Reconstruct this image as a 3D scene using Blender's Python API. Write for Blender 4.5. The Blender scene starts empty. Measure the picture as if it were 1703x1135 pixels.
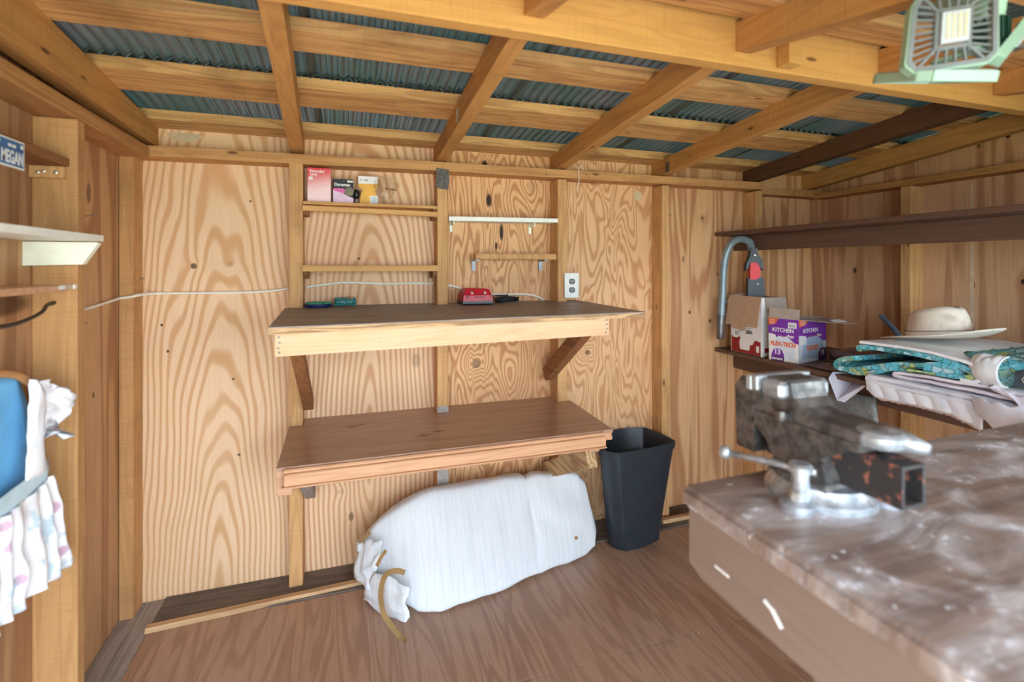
import bpy, bmesh, math, random
from mathutils import Vector, Matrix, noise as mnoise
random.seed(7)
S = bpy.context.scene
COL = S.collection
# ------------------------------------------------------------------ camera
cam_d = bpy.data.cameras.new('camera'); cam = bpy.data.objects.new('camera', cam_d); COL.objects.link(cam)
cam.location = (0, 0, 1.24); cam.rotation_euler = (math.radians(90), 0, math.radians(-18.4))
cam_d.sensor_width = 36; cam_d.lens = 829/1703*36; cam_d.shift_y = -(567.5-444)/1703
cam_d.clip_start = 0.02; cam_d.clip_end = 200
cam_d.dof.use_dof = True; cam_d.dof.focus_distance = 2.2; cam_d.dof.aperture_fstop = 2.2
S.camera = cam
# ------------------------------------------------------------------ daylight
W = bpy.data.worlds.new('sky'); S.world = W; W.use_nodes = True
nt = W.node_tree; bgn = nt.nodes['Background']
bgn.inputs[0].default_value = (0.72, 0.87, 1.0, 1); bgn.inputs[1].default_value = 4.4
sd = bpy.data.lights.new('sun', 'SUN'); sd.energy = 3.6; sd.angle = math.radians(2); sd.color = (1, .97, .92)
sun = bpy.data.objects.new('sun', sd); COL.objects.link(sun)
sun.rotation_euler = (math.radians(27), 0, math.radians(10))   # high midday sun in front of the shed; it lights the ground and the sill of the open doorway
S.view_settings.view_transform = 'Standard'; S.view_settings.look = 'None'
S.view_settings.gamma = 1; S.view_settings.use_curve_mapping = False
S.view_settings.exposure = 1.15

# ------------------------------------------------------------------ materials
class N:
    """small node-building helper"""
    def __init__(s, name):
        s.m = bpy.data.materials.new(name); s.m.use_nodes = True
        s.t = s.m.node_tree; s.b = s.t.nodes['Principled BSDF']
    def n(s, typ, **kw):
        x = s.t.nodes.new(typ)
        for k, v in kw.items(): setattr(x, k, v)
        return x
    def l(s, a, b): s.t.links.new(a, b)
    def put(s, sock, v):
        if hasattr(v, 'is_output') or isinstance(v, bpy.types.NodeSocket): s.l(v, sock)
        else: sock.default_value = v
    def math(s, op, a, b=0.0, c=None, clamp=False):
        x = s.n('ShaderNodeMath', operation=op); x.use_clamp = clamp
        s.put(x.inputs[0], a); s.put(x.inputs[1], b)
        if c is not None: s.put(x.inputs[2], c)
        return x.outputs[0]
    def pos(s): return s.n('ShaderNodeNewGeometry').outputs['Position']
    def rnd(s): return s.n('ShaderNodeObjectInfo').outputs['Random']
    def mapv(s, v, scale, off=None):
        x = s.n('ShaderNodeVectorMath', operation='MULTIPLY'); s.l(v, x.inputs[0]); x.inputs[1].default_value = scale
        if off is None: return x.outputs[0]
        y = s.n('ShaderNodeVectorMath', operation='ADD'); s.l(x.outputs[0], y.inputs[0])
        if isinstance(off, tuple): y.inputs[1].default_value = off
        else:
            c = s.n('ShaderNodeCombineXYZ'); k = s.math('MULTIPLY', off, 37.0)
            for i in range(3): s.l(k, c.inputs[i])
            s.l(c.outputs[0], y.inputs[1])
        return y.outputs[0]
    def noise(s, v, scale, detail=2, rough=.5, dist=0.0):
        x = s.n('ShaderNodeTexNoise'); s.l(v, x.inputs['Vector']); x.inputs['Scale'].default_value = scale
        x.inputs['Detail'].default_value = detail; x.inputs['Roughness'].default_value = rough; x.inputs['Distortion'].default_value = dist
        return x.outputs['Fac']
    def smooth(s, v, a, b, c=0.0, d=1.0):
        x = s.n('ShaderNodeMapRange', interpolation_type='SMOOTHSTEP'); s.put(x.inputs[0], v)
        for i, k in enumerate((a, b, c, d)): x.inputs[1+i].default_value = k
        return x.outputs[0]
    def mix(s, f, a, b, mode='MIX'):
        x = s.n('ShaderNodeMix', data_type='RGBA', blend_type=mode)
        s.put(x.inputs[0], f); s.put(x.inputs[6], a if not isinstance(a, tuple) else (*a, 1)[:4]); s.put(x.inputs[7], b if not isinstance(b, tuple) else (*b, 1)[:4])
        return x.outputs[2]
    def bump(s, h, strength=.3, dist=.002):
        x = s.n('ShaderNodeBump'); s.l(h, x.inputs['Height']); x.inputs['Strength'].default_value = strength; x.inputs['Distance'].default_value = dist
        s.l(x.outputs[0], s.b.inputs['Normal'])
    def done(s, col, rough=.6, metal=0.0, spec=.5):
        s.put(s.b.inputs['Base Color'], col if not isinstance(col, tuple) else (*col, 1)[:4])
        s.put(s.b.inputs['Roughness'], rough); s.b.inputs['Metallic'].default_value = metal
        s.b.inputs['Specular IOR Level'].default_value = spec
        return s.m

def srgb(r, g, b):
    f = lambda c: (c/255/12.92 if c <= 10 else ((c/255+.055)/1.055)**2.4)
    return (f(r), f(g), f(b))

def plain(name, col, rough=.5, metal=0.0, var=.12, spec=.5, vscale=30, bump=0):
    k = N(name); nz = k.noise(k.pos(), vscale, 4, .6)
    c = k.mix(k.smooth(nz, .3, .7), tuple(x*(1-var) for x in col), tuple(min(1, x*(1+var)) for x in col))
    if bump: k.bump(k.noise(k.pos(), vscale*6, 3), bump)
    return k.done(c, rough, metal, spec)

AX = {'x': (1, 0, 0), 'y': (0, 1, 0), 'z': (0, 0, 1)}
def ply(name, light, dark, axis='z', a=3.2, b=.55, K=70, seed=0, knots=(), streak=.25, blotch=.3, stain=srgb(150, 95, 50), sharp=(.25, .85), plane='x', flow=.35, cath=None, det=1.5):
    """rotary-cut plywood: contour lines of a stretched field, warped round knots"""
    k = N(name); p = k.pos(); sc = [a]*3; sc['xyz'.index(axis)] = b
    v = k.mapv(p, tuple(sc), (seed*3.1, seed*1.7, seed*2.3))
    f = k.noise(v, 1.0, det, .42, flow)
    sep = k.n('ShaderNodeSeparateXYZ'); k.l(p, sep.inputs[0])
    hx = sep.outputs['XYZ'.index(plane.upper())]; hz = sep.outputs[2]
    dark_m = None
    for (kx, kz, rx, rz, amp, dk) in knots:
        dx = k.math('DIVIDE', k.math('SUBTRACT', hx, kx), rx); dz = k.math('DIVIDE', k.math('SUBTRACT', hz, kz), rz)
        d2 = k.math('ADD', k.math('MULTIPLY', dx, dx), k.math('MULTIPLY', dz, dz))
        if amp:
            g = k.math('DIVIDE', amp, k.math('ADD', k.math('MULTIPLY', d2, .12), 1.0)); f = k.math('ADD', f, g)
        if dk:
            mk = k.smooth(d2, .35, 1.3, dk, 0.0)
            dark_m = mk if dark_m is None else k.math('MAXIMUM', dark_m, mk)
    ph = k.math('MULTIPLY', f, float(K))
    if cath:   # growth rings cut on the flat: (x0, z0, taper, ring spacing, wobble)
        x0, z0, tap, sp, wb_ = cath
        n1 = k.math('MULTIPLY', k.math('SUBTRACT', k.noise(k.mapv(p, (2.5, 2.5, 1.6), (seed, seed, seed)), 1.0, 2, .5), .5), wb_)
        n2 = k.math('MULTIPLY', k.math('SUBTRACT', k.noise(k.mapv(p, (5, 5, 1.1), (seed*2.0, 0, seed)), 1.0, 2, .5), .5), wb_*1.6)
        ax = k.math('ADD', k.math('SUBTRACT', hx, x0), n1); az = k.math('ADD', k.math('MULTIPLY', k.math('SUBTRACT', hz, z0), tap), n2)
        rr_ = k.math('SQRT', k.math('ADD', k.math('MULTIPLY', ax, ax), k.math('MULTIPLY', az, az)))
        ph = k.math('ADD', k.math('MULTIPLY', rr_, 2*math.pi/sp), k.math('MULTIPLY', f, 9.0))
    s1 = k.math('SINE', ph)
    ring = k.smooth(k.math('MULTIPLY_ADD', s1, .5, .5), *sharp)
    fs = [150]*3; fs['xyz'.index(axis)] = 5
    fine = k.noise(k.mapv(p, tuple(fs), (seed, seed, seed)), 1.0, 3, .6)
    col = k.mix(ring, light, dark)
    col = k.mix(k.math('MULTIPLY', k.smooth(fine, .42, .72), streak), col, stain)
    bl = k.noise(k.mapv(p, (2.2, 2.2, 1.1), (seed*5.0, 0, seed)), 1.0, 3, .55)
    col = k.mix(k.math('MULTIPLY', k.smooth(bl, .45, .75), blotch), col, stain)
    col = k.mix(k.math('MULTIPLY', k.smooth(bl, .2, .42, 1.0, 0.0), blotch*.6), col, tuple(min(1, c*1.15+.04) for c in light))
    if dark_m is not None: col = k.mix(dark_m, col, srgb(58, 32, 18))
    k.bump(k.math('MULTIPLY_ADD', ring, .5, k.math('MULTIPLY', fine, .7)), .25, .0015)
    return k.done(col, k.smooth(fine, .2, .8, .5, .72), 0, .35)

def sawn(name, col, dark, axis='z', saw=.35, streak=.5, blotch=.35, rough=.7, fine=70, grey=None, spec=.3, knot=.85, ks=(.035, .09)):
    """rough-sawn board: grain streaks along the axis, saw marks across it, the odd knot"""
    k = N(name); p = k.pos(); r = k.rnd(); ai = 'xyz'.index(axis)
    sc = [fine]*3; sc[ai] = 2.6
    g = k.noise(k.mapv(p, tuple(sc), r), 1.0, 4, .6, .3)
    sc2 = [14]*3; sc2[ai] = 1.1
    w = k.noise(k.mapv(p, tuple(sc2), r), 1.0, 2, .5, .8)
    cont = k.smooth(k.math('MULTIPLY_ADD', k.math('SINE', k.math('MULTIPLY', w, 38.0)), .5, .5), .35, 1)
    sm = [9]*3; sm[ai] = 300
    m = k.noise(k.mapv(p, tuple(sm), r), 1.0, 2, .5)
    c = k.mix(k.math('MULTIPLY', cont, streak*.7), col, dark)
    c = k.mix(k.math('MULTIPLY', k.smooth(g, .45, .75), streak), c, dark)
    c = k.mix(k.math('MULTIPLY', k.smooth(m, .52, .72), saw), c, dark)
    b = k.noise(k.mapv(p, (4, 4, 4), r), 1.0, 3, .6)
    c = k.mix(k.math('MULTIPLY', k.smooth(b, .5, .75), blotch), c, grey or tuple(x*.55 for x in dark))
    kn = [11]*3; kn[ai] = 3.5
    vo = k.n('ShaderNodeTexVoronoi'); k.l(k.mapv(p, tuple(kn), r), vo.inputs['Vector']); vo.inputs['Scale'].default_value = 1.0
    c = k.mix(k.smooth(vo.outputs['Distance'], ks[0], ks[1], knot, 0.0), c, tuple(x*.3 for x in dark))
    h = k.math('ADD', k.math('MULTIPLY', g, .6), k.math('MULTIPLY', m, saw))
    k.bump(h, .35, .0012)
    return k.done(c, rough, 0, spec)

M = {}
M['ply1'] = ply('pale plywood', srgb(236, 200, 162), srgb(214, 164, 118), a=2.6, b=.4, seed=1.3, blotch=.4, stain=srgb(208, 160, 108), streak=.18, sharp=(.35, 1.0), cath=(-.46, -.55, .10, .0175, .07),
    knots=[(-.555, 1.243, .011, .012, .5, .85), (-.43, 1.25, .012, .012, .4, .2), (-.40, .50, .006, .006, 0, .8), (-.66, 1.02, .005, .006, 0, .9), (-.64, .92, .005, .006, 0, .9), (-.42, .8, .005, .005, 0, .9), (-.36, 1.5, .005, .005, 0, .8)])
M['ply2'] = ply('pale plywood striped', srgb(234, 196, 158), srgb(204, 152, 110), a=2.2, b=.4, seed=4.2, blotch=.4, stain=srgb(202, 152, 106), streak=.2, sharp=(.3, 1.0), cath=(.10, .42, .14, .0195, .06),
    knots=[(.05, 1.275, .006, .006, .2, .9), (.29, .83, .022, .032, .3, .3), (-.02, .30, .012, .012, .8, .2), (.02, .19, .012, .02, .4, .6), (.17, .52, .006, .008, .2, .8)])
M['ply3'] = ply('reddish plywood', srgb(228, 180, 130), srgb(190, 132, 86), a=7.5, b=1.5, K=84, det=2.2, seed=7.7, blotch=.4, stain=srgb(184, 130, 88), flow=.9, sharp=(.3, 1.0),
    knots=[(.60, 1.70, .016, .028, .25, 1), (.62, 1.545, .014, .032, .25, 1), (.83, 1.62, .03, .03, .3, .2), (.68, 1.40, .010, .042, .2, 1), (.655, 1.335, .006, .020, .1, 1), (.56, .80, .022, .022, .5, .6), (.62, .93, .02, .02, .4, 0), (.72, .75, .02, .04, .3, 0)])
M['ply4'] = ply('reddish plywood swirled', srgb(230, 184, 138), srgb(198, 144, 98), a=8.0, b=1.8, K=76, det=2.2, seed=11.1, blotch=.35, stain=srgb(190, 138, 96), flow=.8, sharp=(.3, 1.0),
    knots=[(1.10, 1.0, .02, .03, .3, .0), (1.12, .82, .015, .015, .5, .6), (1.29, 1.35, .04, .08, .2, .0), (1.15, 1.66, .02, .02, .25, .7), (1.0, .8, .006, .03, 0, .9), (1.25, 1.66, .008, .015, 0, .8)])
M['ply5'] = ply('brown plywood', srgb(220, 172, 126), srgb(184, 130, 88), a=11, b=.8, K=24, seed=15.4, blotch=.45, stain=srgb(164, 116, 82), flow=.5, sharp=(.35, 1.0),
    knots=[(1.72, 1.0, .008, .01, .05, .9), (1.85, .95, .008, .012, .05, .9), (1.68, 1.28, .01, .02, .05, .5), (1.8, 1.5, .01, .01, .05, .6), (1.9, 1.2, .006, .01, 0, .8)])
M['plyR'] = ply('brown wall plywood', srgb(220, 174, 134), srgb(190, 140, 102), a=12, b=.7, K=20, seed=19.2, blotch=.5, stain=srgb(154, 110, 82), flow=.4, plane='y', sharp=(.35, 1.0),
    knots=[(1.25, 1.18, .010, .012, .08, 1), (1.16, 1.07, .010, .013, .1, 1), (1.42, 1.16, .008, .02, .05, .8), (1.95, 1.22, .01, .015, .06, .9), (1.9, 1.15, .03, .03, .1, .0), (1.3, 1.78, .01, .012, .05, 1), (1.4, 1.76, .006, .01, 0, .8)])
M['plyL'] = ply('brown left plywood', srgb(206, 160, 114), srgb(172, 124, 82), a=9, b=.5, K=24, seed=23.9, blotch=.5, stain=srgb(150, 110, 84), flow=.4, plane='y', sharp=(.35, 1.0),
    knots=[(1.75, 1.48, .014, .028, .12, .8), (1.9, 1.47, .016, .034, .2, .6), (1.93, .83, .007, .010, .05, .9), (1.45, 1.22, .006, .016, .05, .8), (1.47, 1.150, .13, .030, 0, .75), (1.35, 1.135, .12, .030, 0, .65)])
M['stud'] = sawn('rough-sawn stud', srgb(214, 166, 112), srgb(172, 120, 74), 'z', .25)
M['studL'] = sawn('golden stud', srgb(204, 156, 104), srgb(164, 114, 68), 'z', .32, .4)
M['railx'] = sawn('brown rail', srgb(206, 154, 100), srgb(158, 106, 62), 'x', .2)
M['raily'] = sawn('brown rail along wall', srgb(194, 142, 90), srgb(146, 98, 60), 'y', .2)
M['rafter'] = sawn('honey rafter', srgb(202, 148, 88), srgb(156, 104, 58), 'y', .3, .4, .3)
M['raftdark'] = sawn('dark stained rafter', srgb(98, 66, 46), srgb(66, 44, 32), 'y', .2, .3, .2)
M['beam'] = sawn('golden ridge beam', srgb(214, 162, 92), srgb(178, 126, 66), 'x', .2, .3, .2)
M['purlin'] = sawn('pine purlin', srgb(216, 168, 110), srgb(150, 100, 58), 'x', .15, .55, .45)
M['lightpine'] = sawn('fresh pine board', srgb(226, 186, 148), srgb(196, 146, 104), 'x', .08, .3, .12, knot=.75, ks=(.08, .22))
M['shelfpine'] = sawn('pine shelf', srgb(218, 168, 106), srgb(168, 112, 62), 'x', .05, .4, .2)
M['brace'] = sawn('brown brace', srgb(150, 100, 62), srgb(100, 62, 38), 'y', .1)
M['braceL'] = sawn('treated grooved brace', srgb(206, 172, 128), srgb(120, 88, 60), 'y', .0, .75, .1, fine=120)
M['greywood'] = sawn('weathered grey board', srgb(168, 158, 150), srgb(116, 108, 104), 'y', .3, .5, .3)
M['sole'] = sawn('sooty sole plate', srgb(120, 108, 98), srgb(70, 62, 58), 'x', .2, .5, .5)
M['mould'] = sawn('light floor moulding', srgb(210, 172, 128), srgb(158, 112, 72), 'x', .0, .4, .2)
M['benchgrey'] = sawn('dark weathered plywood', srgb(150, 142, 136), srgb(108, 100, 96), 'x', .0, .7, .35, rough=.45, grey=srgb(176, 168, 162), fine=50, knot=0)
M['plyedge'] = sawn('plywood edge', srgb(208, 170, 126), srgb(110, 76, 50), 'x', .0, .8, .1, fine=200, knot=0)
M['laminate'] = sawn('wood laminate top', srgb(176, 138, 114), srgb(144, 106, 84), 'x', .0, .6, .15, rough=.31, fine=46, spec=.6, grey=srgb(150, 112, 88), knot=0)
M['moulding'] = sawn('stained moulding', srgb(208, 160, 124), srgb(170, 120, 86), 'x', .0, .4, .1, rough=.4, knot=0)
M['brownpaint'] = sawn('dark brown painted shelf', srgb(104, 76, 64), srgb(74, 54, 46), 'y', .0, .4, .25, rough=.5, knot=0, grey=srgb(110, 84, 68))
# floor laminate: printed wood, grain runs away from the door
def floor_mat():
    k = N('printed wood flooring'); p = k.pos()
    f = k.noise(k.mapv(p, (9, .8, 1), (3, 1, 0)), 1, 2, .5, .4)
    ring = k.smooth(k.math('MULTIPLY_ADD', k.math('SINE', k.math('MULTIPLY', f, 55.0)), .5, .5), .4, 1)
    fi = k.noise(k.mapv(p, (160, 7, 1)), 1, 4, .65)
    c = k.mix(ring, srgb(184, 148, 124), srgb(162, 124, 102))
    c = k.mix(k.math('MULTIPLY', k.smooth(fi, .4, .7), .45), c, srgb(138, 104, 84))
    vo = k.n('ShaderNodeTexVoronoi'); k.l(k.mapv(p, (7.5, 0, 0), (.3, 0, 0)), vo.inputs['Vector']); vo.inputs['Scale'].default_value = 1.0
    hs = k.n('ShaderNodeSeparateColor'); k.l(vo.outputs['Color'], hs.inputs[0])
    c = k.mix(k.math('MULTIPLY', hs.outputs[0], .22), c, srgb(178, 134, 104))
    d = k.noise(p, 3.2, 3, .55)
    c = k.mix(k.math('MULTIPLY', k.smooth(d, .40, .80), .3), c, srgb(182, 158, 142))
    sp = k.noise(p, 160, 1, .5)
    c = k.mix(k.smooth(sp, .79, .81, 0, .6), c, srgb(205, 195, 186))
    k.bump(fi, .08, .0008)
    return k.done(c, k.smooth(d, .3, .7, .31, .44), 0, .6)
M['floor'] = floor_mat()
def bench_mat():
    k = N('dusty brown bench top'); p = k.pos()
    a = k.noise(k.mapv(p, (5, 9, 5), (2, 5, 0)), 1, 5, .65, .8)
    b = k.noise(p, 38, 4, .7)
    g = k.noise(k.mapv(p, (4, 60, 4)), 1, 3, .6)
    c = k.mix(k.smooth(g, .35, .7), srgb(140, 118, 106), srgb(110, 92, 84))
    c = k.mix(k.math('MULTIPLY', k.smooth(a, .42, .68), .75), c, srgb(200, 192, 192))
    c = k.mix(k.smooth(k.math('MULTIPLY', a, b), .31, .40, 0, .85), c, srgb(226, 226, 232))
    sp = k.noise(p, 70, 1, .5)
    c = k.mix(k.smooth(sp, .74, .78, 0, .8), c, srgb(230, 230, 232))
    k.bump(b, .15, .002)
    return k.done(c, k.smooth(a, .3, .7, .32, .5), 0, .6)
M['benchtop'] = bench_mat()
M['benchside'] = sawn('brown painted apron', srgb(138, 118, 106), srgb(118, 99, 89), 'y', .0, .3, .2, rough=.55, knot=0, grey=srgb(142, 116, 100))
def sheet_mat():
    k = N('dark galvanised sheet'); p = k.pos(); a = k.noise(p, 3, 4, .6); b = k.noise(k.mapv(p, (90, 40, 90)), 1, 3, .6)
    c = k.mix(k.smooth(a, .35, .7), srgb(104, 124, 118), srgb(138, 136, 134))
    c = k.mix(k.smooth(b, .66, .76, 0, .7), c, srgb(176, 184, 182))
    return k.done(c, .4, .15, .5)
M['sheet'] = sheet_mat()
M['laplight'] = plain('painted lap daylight', srgb(190, 222, 226), .35, .3)  # pale blue-white stands for daylight leaking in where the roof sheets overlap
M['white'] = plain('white paint', srgb(240, 240, 232), .4, 0, .04)
M['whitegreen'] = plain('off-white paint', srgb(240, 242, 224), .45, 0, .04)
M['cable'] = plain('white cable', srgb(236, 230, 214), .45, 0, .05)
M['black'] = plain('black plastic', srgb(30, 32, 36), .35, 0, .2)
M['cordblack'] = plain('black cord', srgb(24, 28, 36), .4, 0, .2)
M['dark'] = plain('dark hollow', srgb(20, 18, 18), .8)
M['steel'] = plain('grey steel', srgb(120, 122, 124), .4, .8, .2)
M['zinc'] = plain('bright zinc', srgb(214, 212, 206), .3, .7, .1)
M['ducttape'] = plain('grey putty patch', srgb(98, 94, 92), .7, .1, .35, vscale=120, bump=.4)
M['red'] = plain('red plastic', srgb(196, 22, 40), .35, 0, .08)
M['redbright'] = plain('bright red plastic', srgb(222, 30, 40), .4)
M['foam'] = None
def foam_mat():
    k = N('white packing foam'); p = k.pos(); f = k.noise(k.mapv(p, (120, 6, 6)), 1, 2, .5)
    c = k.mix(k.smooth(f, .4, .7), srgb(228, 231, 234), srgb(218, 223, 229))
    d = k.noise(p, 75, 1, .5); c = k.mix(k.smooth(d, .79, .82, 0, .6), c, srgb(120, 120, 122))
    k.bump(f, .12, .001); m = k.done(c, .55, 0, .3)
    return m
M['foam'] = foam_mat()
M['tape'] = plain('tan packing tape', srgb(222, 184, 128), .3, 0, .1)
M['bin'] = plain('black bin plastic', srgb(42, 50, 58), .34, 0, .15, vscale=12)
M['card'] = plain('brown cardboard', srgb(190, 158, 128), .75, 0, .06)
M['cardgrey'] = plain('grey-brown cardboard inside', srgb(176, 160, 146), .75, 0, .06)
M['boxwhite'] = plain('white printed carton', srgb(238, 236, 234), .45, 0, .03)
M['printred'] = plain('dark red print', srgb(150, 30, 34), .45)
M['printgrey'] = plain('grey print', srgb(120, 118, 120), .5)
M['printblack'] = plain('black print', srgb(30, 28, 32), .5)
M['purple'] = plain('purple print', srgb(124, 52, 160), .4, 0, .05)
M['purpled'] = plain('dark purple print', srgb(72, 30, 96), .4, 0, .05)
M['orange'] = plain('orange print', srgb(232, 104, 30), .4, 0, .05)
M['palebag'] = plain('pale bag print', srgb(214, 222, 230), .4, 0, .06)
M['bluebag'] = plain('pale blue print', srgb(168, 192, 216), .4, 0, .1)
M['hose'] = plain('silver-grey hose', srgb(134, 150, 158), .35, .2, .08)
M['nozzle'] = plain('dark slate plastic', srgb(52, 58, 66), .4)
def pinkbox():
    k = N('red to white carton'); p = k.pos(); s = k.n('ShaderNodeSeparateXYZ'); k.l(p, s.inputs[0])
    f = k.math('ADD', s.outputs[2], k.math('MULTIPLY', s.outputs[0], -.25))
    return k.done(k.mix(k.smooth(f, 1.56, 1.66), srgb(250, 214, 214), srgb(226, 62, 70)), .35)
M['pinkbox'] = pinkbox()
M['pink'] = plain('pink print', srgb(226, 96, 170), .4)
M['lilacp'] = plain('lilac print', srgb(228, 196, 224), .4)
M['yellow'] = plain('yellow card', srgb(240, 178, 62), .4, 0, .08)
def clear(name, col=(1, 1, 1), rough=.08, ior=1.3, alpha=None):
    k = N(name); m = k.done(col, rough); k.b.inputs['Transmission Weight'].default_value = 1.0; k.b.inputs['IOR'].default_value = ior
    if alpha is not None: k.b.inputs['Alpha'].default_value = alpha
    return m
M['clear'] = clear('clear plastic', (.97, .98, .98), .12, 1.3)
M['lilac'] = plain('translucent lilac plastic', srgb(208, 206, 222), .25, 0, .04)
M['brownfilm'] = plain('brown film sheet', srgb(120, 92, 88), .22, 0, .2, vscale=9)
M['greysheet'] = plain('scuffed grey sheet', srgb(112, 116, 118), .35, 0, .25, vscale=60)
M['tealbead'] = plain('teal plastic', srgb(60, 176, 176), .3, 0, .3, vscale=200)
M['greenbead'] = plain('green plastic', srgb(40, 160, 120), .3, 0, .4, vscale=200)
M['navy'] = plain('navy plastic', srgb(20, 40, 92), .25)
M['bluehose'] = plain('blue-grey pipe', srgb(92, 116, 136), .35)
M['straw'] = plain('pale straw', srgb(226, 214, 196), .7, 0, .06, vscale=180, bump=.3)
def straw_crown():
    k = N('pale straw crown'); p = k.pos(); b = k.noise(k.mapv(p, (9, 14, 9), (1, 4.2, 2)), 1, 2, .5)
    c = k.mix(k.smooth(b, .55, .75, 0, .7), srgb(230, 218, 200), srgb(150, 118, 92)); k.bump(k.noise(p, 900, 2), .3, .001)
    return k.done(c, .7)
M['crown'] = straw_crown()
M['band'] = plain('cream band', srgb(240, 234, 222), .6, 0, .03)
M['banddark'] = plain('brown piping', srgb(110, 84, 70), .6)
def quilt(name, cols, sc, bumpd=.003):
    k = N(name); p = k.pos()
    vo = k.n('ShaderNodeTexVoronoi'); k.l(k.mapv(p, sc), vo.inputs['Vector']); vo.inputs['Scale'].default_value = 1.0
    hs = k.n('ShaderNodeSeparateColor'); k.l(vo.outputs['Color'], hs.inputs[0])
    cr = k.n('ShaderNodeValToRGB'); cr.color_ramp.interpolation = 'CONSTANT'
    e = cr.color_ramp.elements
    for i, c in enumerate(cols):
        x = e[i] if i < 2 else e.new(.5)
        x.position = i/len(cols); x.color = (*c, 1)
    k.l(hs.outputs[0], cr.inputs[0])
    v2 = k.n('ShaderNodeTexVoronoi', feature='DISTANCE_TO_EDGE'); k.l(k.mapv(p, sc), v2.inputs['Vector']); v2.inputs['Scale'].default_value = 1.0
    c = k.mix(k.smooth(v2.outputs['Distance'], .02, .07, .75, 0), cr.outputs[0], srgb(40, 84, 92))
    n2 = k.noise(p, 60, 3, .6); c = k.mix(k.smooth(n2, .45, .75, 0, .35), c, srgb(228, 240, 244))
    k.bump(k.noise(p, 70, 2), .5, bumpd)
    return k.done(c, .85, 0, .2)
M['teal'] = quilt('teal patchwork cotton', [srgb(120, 196, 204), srgb(84, 158, 164), srgb(176, 220, 228), srgb(130, 178, 160), srgb(96, 190, 206), srgb(168, 140, 124), srgb(176, 196, 120), srgb(70, 120, 130)], (38, 38, 46))
def pleat(name, c1, c2, sc):
    k = N(name); p = k.pos(); w = k.n('ShaderNodeTexWave'); k.l(k.mapv(p, sc), w.inputs['Vector']); w.inputs['Scale'].default_value = 1.0; w.inputs['Distortion'].default_value = 2.0; w.inputs['Detail'].default_value = 1
    k.bump(w.outputs['Fac'], .5, .004)
    return k.done(k.mix(k.smooth(k.noise(p, 14, 3), .4, .7), c1, c2), .85, 0, .2)
M['quiltwhite'] = pleat('white quilted cotton', srgb(232, 232, 240), srgb(214, 216, 228), (0, 22, 0))
M['quiltpink'] = pleat('pale pink quilted cotton', srgb(240, 230, 234), srgb(224, 214, 224), (0, 20, 0))
M['quiltlining'] = plain('cream lining', srgb(240, 240, 238), .85, 0, .05)
M['blush'] = plain('frayed blush lining', srgb(206, 182, 178), .9, 0, .15, vscale=150)
def floral(name, base, b=1.0):
    k = N(name); p = k.pos()
    vo = k.n('ShaderNodeTexVoronoi'); k.l(p, vo.inputs['Vector']); vo.inputs['Scale'].default_value = 17
    n1 = k.noise(p, 40, 3, .6); n2 = k.noise(p, 16, 3, .6)
    c = k.mix(k.smooth(k.math('ADD', vo.outputs['Distance'], k.math('MULTIPLY', n1, .3)), .30, .42, .85*b, 0), base, srgb(206, 164, 190))
    c = k.mix(k.smooth(n2, .55, .63, 0, .55*b), c, srgb(150, 192, 214))
    return k.done(c, .85, 0, .2)
M['floral'] = floral('white floral cotton', srgb(244, 244, 248))
M['floralpale'] = floral('white lining cotton', srgb(248, 246, 250), .3)
M['bluecloth'] = plain('sky blue cloth', srgb(120, 196, 246), .8, 0, .10, vscale=8)
M['bluelight'] = plain('pale blue cloth', srgb(206, 230, 242), .8, 0, .05)
M['hanger'] = plain('varnished wooden hanger', srgb(196, 138, 84), .35)
M['plateblue'] = plain('blue enamel', srgb(24, 98, 158), .35, 0, .15)
M['signwhite'] = plain('white enamel', srgb(236, 240, 238), .4, 0, .03)
M['outlet'] = plain('dark brown receptacle', srgb(48, 36, 34), .3)
M['cast'] = plain('worn cast iron', srgb(104, 100, 98), .36, .55, .55, vscale=45)
M['castbright'] = plain('worn bright steel', srgb(178, 182, 188), .38, .6, .35, vscale=45)
def beamred():
    k = N('dark bar with red paint'); p = k.pos(); f = k.noise(p, 55, 3, .6)
    return k.done(k.mix(k.smooth(f, .54, .66), srgb(62, 58, 58), srgb(176, 108, 88)), .5, .2)
M['visered'] = beamred()
M['lampgreen'] = plain('pale green lamp plastic', srgb(158, 190, 170), .6, 0, .04)
M['lampgrey'] = plain('silver lamp fins', srgb(140, 148, 152), .45, .4, .06)
M['heatsink'] = plain('dark green heat sink', srgb(30, 62, 52), .4, .2)
M['strip'] = plain('cream led strip', srgb(214, 204, 178), .5)
k = N('lamp diffuser'); M['led'] = k.done(srgb(196, 204, 212), .3)
M['grass'] = None
k = N('grass outside'); nz = k.noise(k.pos(), 3, 5, .7); M['grass'] = k.done(k.mix(nz, srgb(150, 158, 96), srgb(196, 192, 150)), .9)
k = N('pale bounce concrete'); M['bounce'] = k.done(k.mix(k.noise(k.pos(), 6, 5, .7), srgb(196, 190, 180), srgb(222, 216, 206)), .9)

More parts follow.
